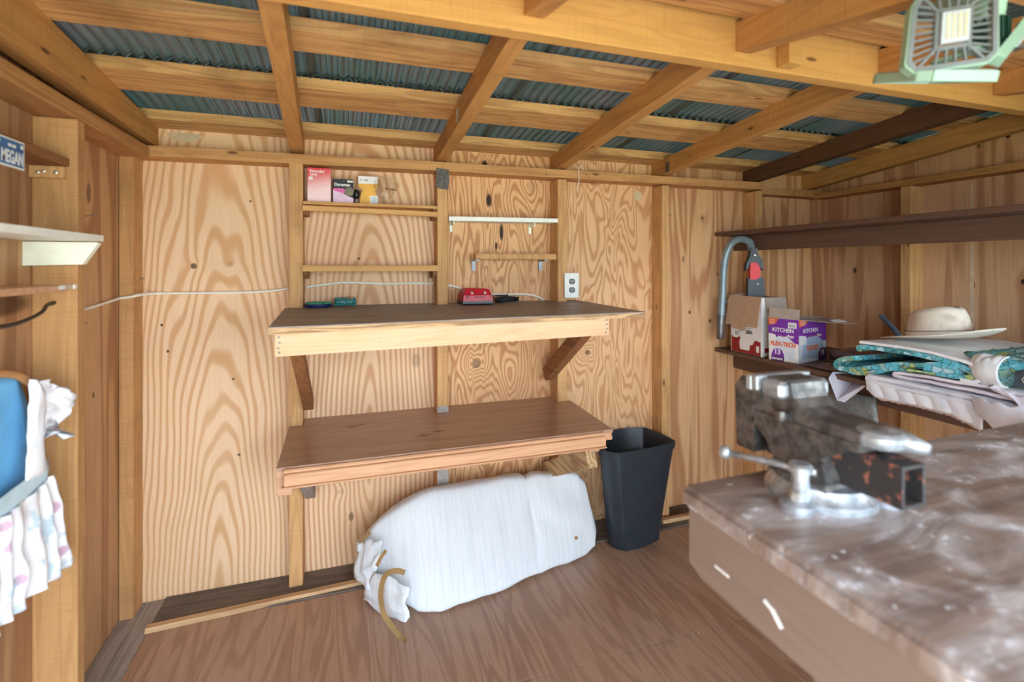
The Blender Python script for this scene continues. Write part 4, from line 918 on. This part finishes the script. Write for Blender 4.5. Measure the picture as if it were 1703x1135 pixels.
noz([(-.016, 1.335), (.016, 1.335), (.018, 1.305), (.040, 1.275), (.046, 1.222), (.030, 1.235), (.014, 1.262), (-.020, 1.262), (-.030, 1.235), (-.042, 1.218), (-.040, 1.255), (-.022, 1.290)], .034, 'nozzle_collar', 'nozzle')
noz([(-.018, 1.262), (.022, 1.262), (.030, 1.245), (.030, 1.170), (-.018, 1.170), (-.022, 1.21)], .030, 'red_latch', 'redbright')
noz([(-.030, 1.185), (-.012, 1.172), (.016, 1.178), (.032, 1.192), (.048, 1.175), (.056, 1.05), (.058, .95), (-.032, .95), (-.032, 1.12)], .032, 'nozzle_head', 'nozzle')
B('small_mark', 'boxwhite', vh, 1.972, 1.985, 2.003, 2.004, 1.150, 1.155, bev=0)
obj('clip', lathe(newbm(), [(.008, -.003), (.008, .003)], (1.962, 2.006, 1.298), 12), 'zinc', vh)

# kitchen-bag box
kb = thing('bag_carton', 'purple and white kitchen bag carton with open flaps on the lower right shelf', 'box', (2.0, 1.78, SZ))
K0, K1 = Vector((1.880, 1.838, SZ)), Vector((1.915, 1.705, SZ)); dk = (K1-K0).normalized(); ek = Vector((-dk.y, dk.x, 0)); K2 = K1+ek*.245; K3 = K0+ek*.245
HK = .195
wall_panel('left_side', K0, K1, HK, 'boxwhite', kb, .002); wall_panel('front_side', K1, K2, HK, 'palebag', kb, .002); wall_panel('back_side', K2, K3, HK, 'cardgrey', kb, .002); wall_panel('far_side', K3, K0, HK, 'cardgrey', kb, .002)
obj('bottom', prism(newbm(), [K0, K1, K2, K3], (0, 0, .002)), 'cardgrey', kb)
nL, nF = -ek, Vector((dk.x, dk.y, 0))
obj('flap', prism(newbm(), [K0+up*HK, K1+up*HK, K1+up*(HK+.045)+ek*.01+nL*0, K0+up*(HK+.050)+ek*.015-dk*.004], ek*.002), 'cardgrey', kb)
obj('flap', prism(newbm(), [K1+up*HK+ek*.0, K2+up*(HK-.004), K2+up*(HK-.02)+nF*.13+ek*.02, K1+up*(HK-.006)+nF*.09+ek*.07], up*.002), 'cardgrey', kb)
def kp(face, pts, mat, name, lift=.0006):
    o, d, n, Ln = (K0, dk, nL, .1375) if face == 'L' else (K1, ek, nF, .245)
    obj(name, prism(newbm(), [o+d*(u*Ln)+up*(h*HK)+n*lift for u, h in pts], n*.0004), mat, kb)
arc = lambda c, r, a0, a1, n=8, e=1.0: [(c[0]+r*math.cos(math.radians(a0+(a1-a0)*i/n)), c[1]+r*e*math.sin(math.radians(a0+(a1-a0)*i/n))) for i in range(n+1)]
for f in ('L', 'F'):
    kp(f, [(0, .64), (.12, .64), (.25, .58), (.33, .54), (.66, .52), (.80, .47), (1, .44), (1, 1), (0, 1)], 'purple', 'purple_print')
    kp(f, [(0, .84), (.16, .85), (.26, .90), (.34, 1.0), (0, 1.0)], 'orange', 'orange_print', .0012)
    for j in range(3): kp(f, [(.04, .875+j*.04), (.22, .88+j*.04), (.22, .89+j*.04), (.04, .885+j*.04)], 'boxwhite', 'small_print', .0018)
    kp(f, [(.10, .10), (.92, .06), (.86, .46), (.70, .56), (.60, .60), (.46, .58), (.34, .60), (.26, .52), (.14, .44)], 'palebag' if f == 'L' else 'bluebag', 'bag_print', .0012)
    for (a, b) in ((.40, .50), (.56, .66)):
        kp(f, [(a, .585), (a+.03, .615), (b-.03, .615), (b, .585), (b-.02, .585), (b-.035, .602), (a+.035, .602), (a+.02, .585)], 'orange', 'handle_print', .0020)
    kp(f, [(0, .42), (.24, .42), (.24, .62), (.0, .62)], 'boxwhite', 'bin_print', .0016)
    o, d, n, Ln = (K0, dk, nL, .1375) if f == 'L' else (K1, ek, nF, .245)
    P = lambda u, h, l=.0026: o+d*(u*Ln)+up*(h*HK)+n*l
    sq = 1.0 if f == 'L' else 1.35
    text('KITCHEN', .0250, 'boxwhite', kb, P(.13, .695), d, up, bold=.0006, squash=sq*.94)
    text('Bags', .0165, 'boxwhite', kb, P(.64, .585), d, up, bold=.0004, squash=sq)
    text('FLEX-TECH', .0275, 'orange', kb, P(.08 if f == 'L' else .26, .36 if f == 'L' else .28, .0026), d, up, bold=.0012, squash=.83 if f == 'L' else .75)
    if f == 'L':
        kp(f, [(.11, .0), (.53, .0), (.53, .16), (.45, .27), (.38, .29), (.26, .29), (.19, .27), (.11, .16)], 'purple', 'badge_print', .0022)
        kp(f, [(.11, .0), (.53, .0), (.53, .11), (.11, .11)], 'purpled', 'badge_band', .0028)
        text('13', .030, 'boxwhite', kb, P(.20, .165, .0032), d, up, bold=.0008)
        text('200 BAGS', .0135, 'boxwhite', kb, P(.135, .03, .0036), d, up, bold=.0005, squash=.85)
        kp(f, [(.66, .80), (.93, .80), (.93, .93), (.66, .93)], 'boxwhite', 'barcode_label', .0014)
        for j in range(6): kp(f, [(.70+j*.033, .825), (.715+j*.033, .825), (.715+j*.033, .885), (.70+j*.033, .885)], 'printgrey', 'barcode_line', .0022)
    else:
        kp(f, [(.70, .0), (1, .0), (1, .22), (.94, .29), (.78, .29), (.70, .20)], 'purpled', 'badge_print', .0022)
        text('13', .030, 'boxwhite', kb, P(.76, .13, .0032), d, up, bold=.0008, squash=1.2)
kp('F', [(.60, .93), (.60, .93), (.62, .96)], 'boxwhite', 'sticker', .003) if 0 else None
obj('sticker', prism(newbm(), [K1+up*(HK-.001)+ek*.12+nF*.075, K1+up*(HK-.001)+ek*.185+nF*.085, K1+up*(HK-.008)+ek*.19+nF*.112, K1+up*(HK-.006)+ek*.12+nF*.10], up*.0035), 'boxwhite', kb)

# flat brown film sheets and odds behind the boxes
def film(u, v):
    x = 1.90+.20*u; y = 1.670-.145*v-.012*u; return (x, y, SZ+.004+.010*abs(nz(u*4, v*4, 2))+.016*u*v)
tag(obj('plastic_film', sheet(newbm(), film, 16, 16, .001), 'brownfilm', None, smooth=True), 'crumpled brown plastic film lying on the lower right shelf beside the bag carton', 'film')
def pack(u, v):
    x = 2.115+.21*u; y = 1.72-.20*v; return (x, y, SZ+.05+.02*math.sin(u*3.1)*math.sin(v*3.1)+.008*nz(u*6, v*6, 5))
bm = newbm(); sheet(bm, pack, 12, 12, .045); tag(obj('folded_bag', bm, 'brownfilm', None, smooth=True), 'folded brown bag behind the plastic film on the lower right shelf', 'bag')
t = tag(obj('lilac_lid', prism(newbm(), [(1.84, 1.500, SZ-.018), (1.852, 1.472, SZ-.098), (1.86, 1.448, SZ-.10), (1.90, 1.362, SZ+.003), (2.02, 1.368, SZ+.003), (2.0, 1.48, SZ+.003), (1.872, 1.508, SZ+.003)], (0, 0, .0035)), 'lilac', None), 'translucent lilac plastic sheet drooping over the lower right shelf edge', 'sheet')
def greyf(u, v):
    y = 1.60-.24*u+.03*v; z = .40+.33*v-.05*u*(1-v); return (1.955-.02*math.sin(u*3)*v+.015*(1-v), y, z)
tag(obj('grey_sheet', sheet(newbm(), greyf, 8, 8, .004), 'greysheet', None, smooth=True), 'scuffed grey flexible sheet hanging below the lower right shelf behind the vise', 'sheet')
tag(obj('bent_pipe', tube(newbm(), catmull([(2.38, 1.58, SZ+.02), (2.36, 1.565, .90), (2.35, 1.59, .955), (2.35, 1.625, .99), (2.355, 1.655, 1.012)], 6), .011, 10), 'bluehose', None, smooth=True), 'bent blue grey pipe poking up behind the straw hat', 'pipe')

# ------------------------------------------------------------------ quilts and hat
def quilt_profile(pts, th, x0, x1, wob, seed, name, mat, par, n=4):
    """a cloth strip whose edge (y,z line) is seen from the room; it runs from x0 (front) to x1 (wall)"""
    P = catmull([(0, y, z) for y, z in pts], n); rings = []
    L, R_ = [], []
    for i, p in enumerate(P):
        d = (P[min(i+1, len(P)-1)]-P[max(i-1, 0)]).normalized(); s = Vector((0, -d.z, d.y))*th/2
        L.append(p+s); R_.append(p-s)
    prof = L+R_[::-1]
    def at(x, k):
        e = 1-.12*max(0, k-.9)/.1
        return [Vector((x+wob*nz(p.y*9+seed, p.z*9, k*3)*(1 if k < .2 else .4), p.y+.004*nz(p.y*20, p.z*20, x*6+seed), p.z+.003*nz(p.y*15+x*5, p.z*15, seed))) for p in prof]
    rings = [at(x0+(x1-x0)*k, k) for k in (0, .03, .1, .2, .35, .5, .65, .8, .92, 1)]
    bm = newbm(); loft(bm, rings); return obj(name, bm, mat, par, smooth='auto')
q1 = thing('folded_quilt', 'folded white quilt with frayed edge at the bottom of the stack', 'quilt', (2.1, 1.15, SZ), 'quilts stacked on the right shelf')
quilt_profile([(.86, .828), (1.10, .833), (1.25, .833), (1.330, .831), (1.350, .824), (1.346, .816), (1.30, .814), (1.15, .815), (.86, .815)], .012, 1.845, 2.36, .02, 2, 'cover', 'quiltwhite', q1)
quilt_profile([(1.335, .812), (1.15, .8125), (.98, .813)], .009, 1.85, 2.34, .03, 5, 'frayed_lining', 'blush', q1)
def fronthang(u, v):
    y = 1.352-.36*u; zb = interp([(0, .782), (.10, .760), (.45, .768), (.75, .766), (1, .742)], u)
    return (1.866-.012*math.sin(min(1, v*1.6)*1.57)-.0045*abs(math.sin(u*21+.6*math.sin(v*5))), y, .838+(zb-.838)*v)
obj('front_drop', sheet(newbm(), fronthang, 84, 10, .007), 'quiltwhite', q1, smooth=True)
def fray(u, v):
    y = 1.345-.34*u; zb = interp([(0, .782), (.10, .760), (.45, .768), (.75, .766), (1, .742)], u)
    return (1.862+.002*v+.003*nz(u*30, v*4, 2), y, zb+.003-.016*v*(.7+.5*abs(nz(u*40, 0, 3))))
obj('frayed_hem', sheet(newbm(), fray, 90, 3, .004), 'blush', q1, smooth=True)
def drape(u, v):
    y = 1.02-.15*u; return (1.852-.030*math.sin(u*2.6)-.012*v, y-.02*v, .838-.075*v*(.35+.65*math.sin(u*2.4+.3))-.004*math.sin(u*20))
obj('hanging_corner', sheet(newbm(), drape, 20, 10, .008), 'quiltwhite', q1, smooth=True)
q2 = thing('folded_quilt', 'folded pale pink quilt in the middle of the stack', 'quilt', (2.1, 1.05, .85), 'quilts stacked on the right shelf')
quilt_profile([(.85, .866), (1.0, .870), (1.15, .866), (1.245, .862), (1.262, .855), (1.250, .848), (1.15, .849), (1.0, .850), (.85, .848)], .010, 1.865, 2.36, .015, 9, 'cover', 'quiltpink', q2)
def drape2(u, v):
    y = .99-.14*u; return (1.862-.035*math.sin(u*2.2)*(.3+.7*v), y-.03*v, .868-.055*v*u-.004*math.sin(u*14))
obj('hanging_corner', sheet(newbm(), drape2, 20, 10, .008), 'quiltpink', q2, smooth=True)
q3 = thing('rolled_quilt', 'rolled teal patchwork quilt with cream lining on top of the stack', 'quilt', (2.1, 1.15, .88), 'quilts stacked on the right shelf')
quilt_profile([(1.400, .888), (1.440, .880), (1.475, .862), (1.485, .843), (1.455, .838), (1.40, .845), (1.33, .868), (1.25, .892), (1.17, .903), (1.12, .915), (1.082, .913), (1.072, .903), (1.105, .898), (1.16, .900)], .018, 1.855, 2.36, .012, 3, 'inner_roll', 'teal', q3)
quilt_profile([(1.455, .843), (1.40, .832), (1.33, .848), (1.25, .882), (1.17, .887), (1.10, .887), (1.040, .890), (1.020, .902), (1.035, .912), (1.09, .930), (1.17, .938), (1.26, .940), (1.36, .938), (1.395, .930), (1.385, .922)], .016, 1.860, 2.36, .010, 6, 'outer_roll', 'teal', q3)
quilt_profile([(1.385, .952), (1.25, .955), (1.15, .953), (1.07, .944), (1.020, .930), (1.003, .905), (1.018, .882), (1.06, .879)], .010, 1.862, 2.36, .010, 8, 'cream_edge', 'quiltlining', q3)
def liner(u, v):
    a = -1.45+3.0*v; y = 1.035-.08*u
    return (1.905-.052*math.cos(a)*(.55+.45*math.sin(min(1, u*1.6)*1.57)), y, .918+.040*math.sin(a)+.004*nz(u*6, v*6, 1))
obj('lining_fold', sheet(newbm(), liner, 18, 16, .010), 'quiltlining', q3, smooth=True)
def side(u, v):
    y = .970-.128*u; a = -1.45+3.1*v
    return (1.912-.068*math.cos(a)+.008*nz(u*8, v*8, 4)+.02*u, y, .920+.044*math.sin(a)+.010*u+.006*nz(u*9, v*5, 2))
obj('teal_side', sheet(newbm(), side, 16, 18, .012), 'teal', q3, smooth=True)
def toplay(u, v):
    x = 1.885+.47*v; y = 1.10-.26*u; return (x, y, .956+.018*u+.05*v*u+.010*nz(u*9, v*14, 6)-.02*(1-min(1, v*6)))
obj('teal_top', sheet(newbm(), toplay, 18, 24, .012), 'teal', q3, smooth=True)
obj('fill_roll', loft(newbm(), [[(x, y, z) for (y, z) in ((.842, .884), (1.02, .884), (1.02, .93), (.93, .948), (.842, .953))] for x in (1.90, 2.36)]), 'teal', q3)
tg = obj('dark_patch', prism(newbm(), [(1.830, .905, .940), (1.822, .902, .925), (1.815, .90, .90), (1.818, .86, .895), (1.825, .84, .94), (1.835, .86, .957)], (-.003, 0, 0)), plain('charcoal patch', srgb(62, 72, 82), .6), q3)
obj('patch_outline', prism(newbm(), [(1.8205, .878, .932), (1.8185, .884, .922), (1.8175, .880, .912), (1.8195, .866, .910), (1.8205, .862, .93)], (-.0035, 0, 0)), 'boxwhite', tg)
obj('patch_center', prism(newbm(), [(1.8170, .877, .928), (1.8155, .880, .921), (1.8150, .877, .916), (1.8165, .866, .914), (1.8172, .864, .927)], (-.003, 0, 0)), plain('charcoal centre', srgb(62, 72, 82), .6), tg)

ht = thing('straw_hat', 'pale straw fedora with cream band resting on the rolled teal quilt', 'hat', (2.08, 1.235, .965))
hc = Vector((2.08, 1.25, .978))
tilt = Matrix.Translation(hc) @ Matrix.Rotation(math.radians(7), 4, 'X').inverted() @ Matrix.Rotation(math.radians(0), 4, 'Y')
def brimfn(u, v):
    a = 2*math.pi*u; r = .070+(.062)*v; ex, ey = 1.12, 1.43
    curl = .030*max(0, -math.sin(a))**2*v*v+.012*max(0, math.sin(a))*v*v*-.4+.010*math.cos(a)**2*v*v
    return tilt @ Vector((r*ex*math.cos(a), r*ey*math.sin(a)*(1 if v > 0 else 1), curl+.004))
obj('brim', sheet(newbm(), brimfn, 64, 8, .003), 'straw', ht, smooth=True)
def crownfn(u, v):
    a = 2*math.pi*u; prof = [(0, 0, 1.0), (.25, .030, .985), (.5, .064, .94), (.7, .090, .85), (.83, .103, .70), (.92, .104, .45), (1.0, .088, .02)]
    z = interp([(p[0], p[1]) for p in prof], v); k = interp([(p[0], p[2]) for p in prof], v)
    x, y = .078*k*math.cos(a), .102*k*math.sin(a)
    z *= 1.0+.10*(-y/.09) if v > .2 else 1
    z -= .016*math.exp(-(x/.022)**2)*(1 if v > .6 else 0)*max(0, (v-.6)/.4)
    pinch = .012*math.exp(-((y-.06)/.03)**2)*math.exp(-((z-.06)/.03)**2); x -= math.copysign(pinch, x)
    return tilt @ Vector((x, y, z+.005))
obj('crown', sheet(newbm(), crownfn, 48, 24), 'crown', ht, smooth=True)
def bandfn(z0, z1, off):
    def f(u, v):
        a = 2*math.pi*u; return tilt @ Vector(((.078+off)*math.cos(a), (.102+off)*math.sin(a), z0+(z1-z0)*v))
    return f
obj('band', sheet(newbm(), bandfn(.007, .026, .0022), 48, 2), 'band', ht, smooth=True)
obj('band_piping', sheet(newbm(), bandfn(.025, .028, .0030), 48, 1), 'banddark', ht, smooth=True); obj('band_piping', sheet(newbm(), bandfn(.0055, .008, .0030), 48, 1), 'banddark', ht, smooth=True)

# ------------------------------------------------------------------ folding garage lamp under the front rafters
lm = thing('folding_lamp', 'pale green folding garage lamp with caged panels hanging under the roof', 'lamp', (1.04, .55, 1.70))
obj('lamp_holder', lathe(newbm(), [(.058, .035), (.060, .028), (.052, .018), (.028, .010), (.024, -.028), (.020, -.030)], (1.03, .55, 1.680), 24), 'lampgreen', lm, smooth='auto')
obj('ceiling_box', lathe(newbm(), [(.045, .032), (.050, .040), (.050, fbot(.59)-1.680-.0005)], (1.03, .585, 1.680), 20), 'lampgreen', lm, smooth='auto')
obj('heat_sink', lathe(newbm(), [(.020, .0), (.026, -.004), (.026, -.042), (.030, -.046), (.022, -.052)], (1.035, .55, 1.660), 20), 'heatsink', lm, smooth='auto')
for j in range(16):
    a = 2*math.pi*j/16; o = B('fin', 'heatsink', lm, -.002, .002, .024, .030, 1.620, 1.655, bev=0)
    o.data.transform(Matrix.Translation((1.035, .55, 0)) @ Matrix.Rotation(a, 4, 'Z'))
def lamp_panel(c, U, V):
    """caged panel: U right, V up, normal toward viewer"""
    c, U, V = Vector(c), Vector(U).normalized(), Vector(V).normalized(); n = U.cross(V)
    par = obj('lamp_panel', newbm_frame(c, U, V, n), 'lampgrey', lm)
    obj('panel_rim', prism_ring(c, U, V, n), 'lampgreen', par)
    led = obj('diffuser', prism(newbm(), [c+U*a+V*b+n*.004 for a, b in ((-.020, -.026), (.020, -.026), (.020, .026), (-.020, .026))], n*.006), 'led', par)
    for j in range(4): obj('led_strip', prism(newbm(), [c+U*(-.014+j*.0085+a)+V*b+n*.0102 for a, b in ((0, -.021), (.005, -.021), (.005, .021), (0, .021))], n*.0008), M['strip'], par)
    for sx in (-1, 1):
        for j in range(9):
            b0 = -.050+j*.0125; obj('cage_bar', bar(newbm(), c+U*sx*.024+V*(b0*.75), c+U*sx*.058+V*b0, .0028, .004, up=n), 'lampgrey', par)
    for sy in (-1, 1):
        for j in range(4):
            a0 = -.018+j*.012; obj('cage_bar', bar(newbm(), c+V*sy*.032+U*a0, c+V*sy*.056+U*a0*1.25, .0028, .004, up=n), 'lampgrey', par)
    return par
def prism_ring(c, U, V, n):
    bm = newbm(); o = [(-.052, -.066), (.052, -.066), (.066, -.052), (.061, .047), (.050, .066), (-.050, .066), (-.061, .047), (-.066, -.052)]
    for p, q in zip(o, o[1:]+o[:1]): bar(bm, c+U*p[0]+V*p[1]-n*.005, c+U*q[0]+V*q[1]-n*.005, .005, .016, up=n)
    return bm
def newbm_frame(c, U, V, n):
    bm = newbm()
    outer = [(-.050, -.062), (.050, -.062), (.062, -.050), (.058, .045), (.048, .062), (-.048, .062), (-.058, .045), (-.062, -.050)]
    for p, q in zip(outer, outer[1:]+outer[:1]): bar(bm, c+U*p[0]+V*p[1], c+U*q[0]+V*q[1], .007, .010, up=n)
    inner = [(-.024, -.032), (.024, -.032), (.024, .032), (-.024, .032)]
    for p, q in zip(inner, inner[1:]+inner[:1]): bar(bm, c+U*p[0]+V*p[1], c+U*q[0]+V*q[1], .006, .010, up=n)
    for p, q in zip(inner, (outer[0], outer[1], outer[4], outer[5])): bar(bm, c+U*p[0]+V*p[1], c+U*q[0]+V*q[1], .004, .008, up=n)
    return bm
lamp_panel((.937, .545, 1.628), (.88, -.46, .10), (.12, .02, 1))
lamp_panel((1.098, .535, 1.640), (.86, .42, .32), (.569, -.19, .75))
lamp_panel((.962, .590, 1.573), (.95, -.30, 0), (.26, .86, .30))
obj('hinge_arm', bar(newbm(), (1.035, .55, 1.612), (.985, .560, 1.606), .018, .006), 'lampgreen', lm); obj('hinge_arm', bar(newbm(), (1.035, .55, 1.612), (1.095, .535, 1.615), .018, .006), 'steel', lm)
obj('hinge_arm', bar(newbm(), (1.03, .55, 1.612), (.985, .605, 1.600), .018, .006), 'lampgreen', lm)
obj('lamp_lead', tube(newbm(), catmull([(1.06, .545, 1.630), (1.085, .540, 1.635), (1.09, .535, 1.655), (1.105, .53, 1.655), (1.12, .53, 1.640)], 5), .0025, 6), 'black', lm, smooth=True)
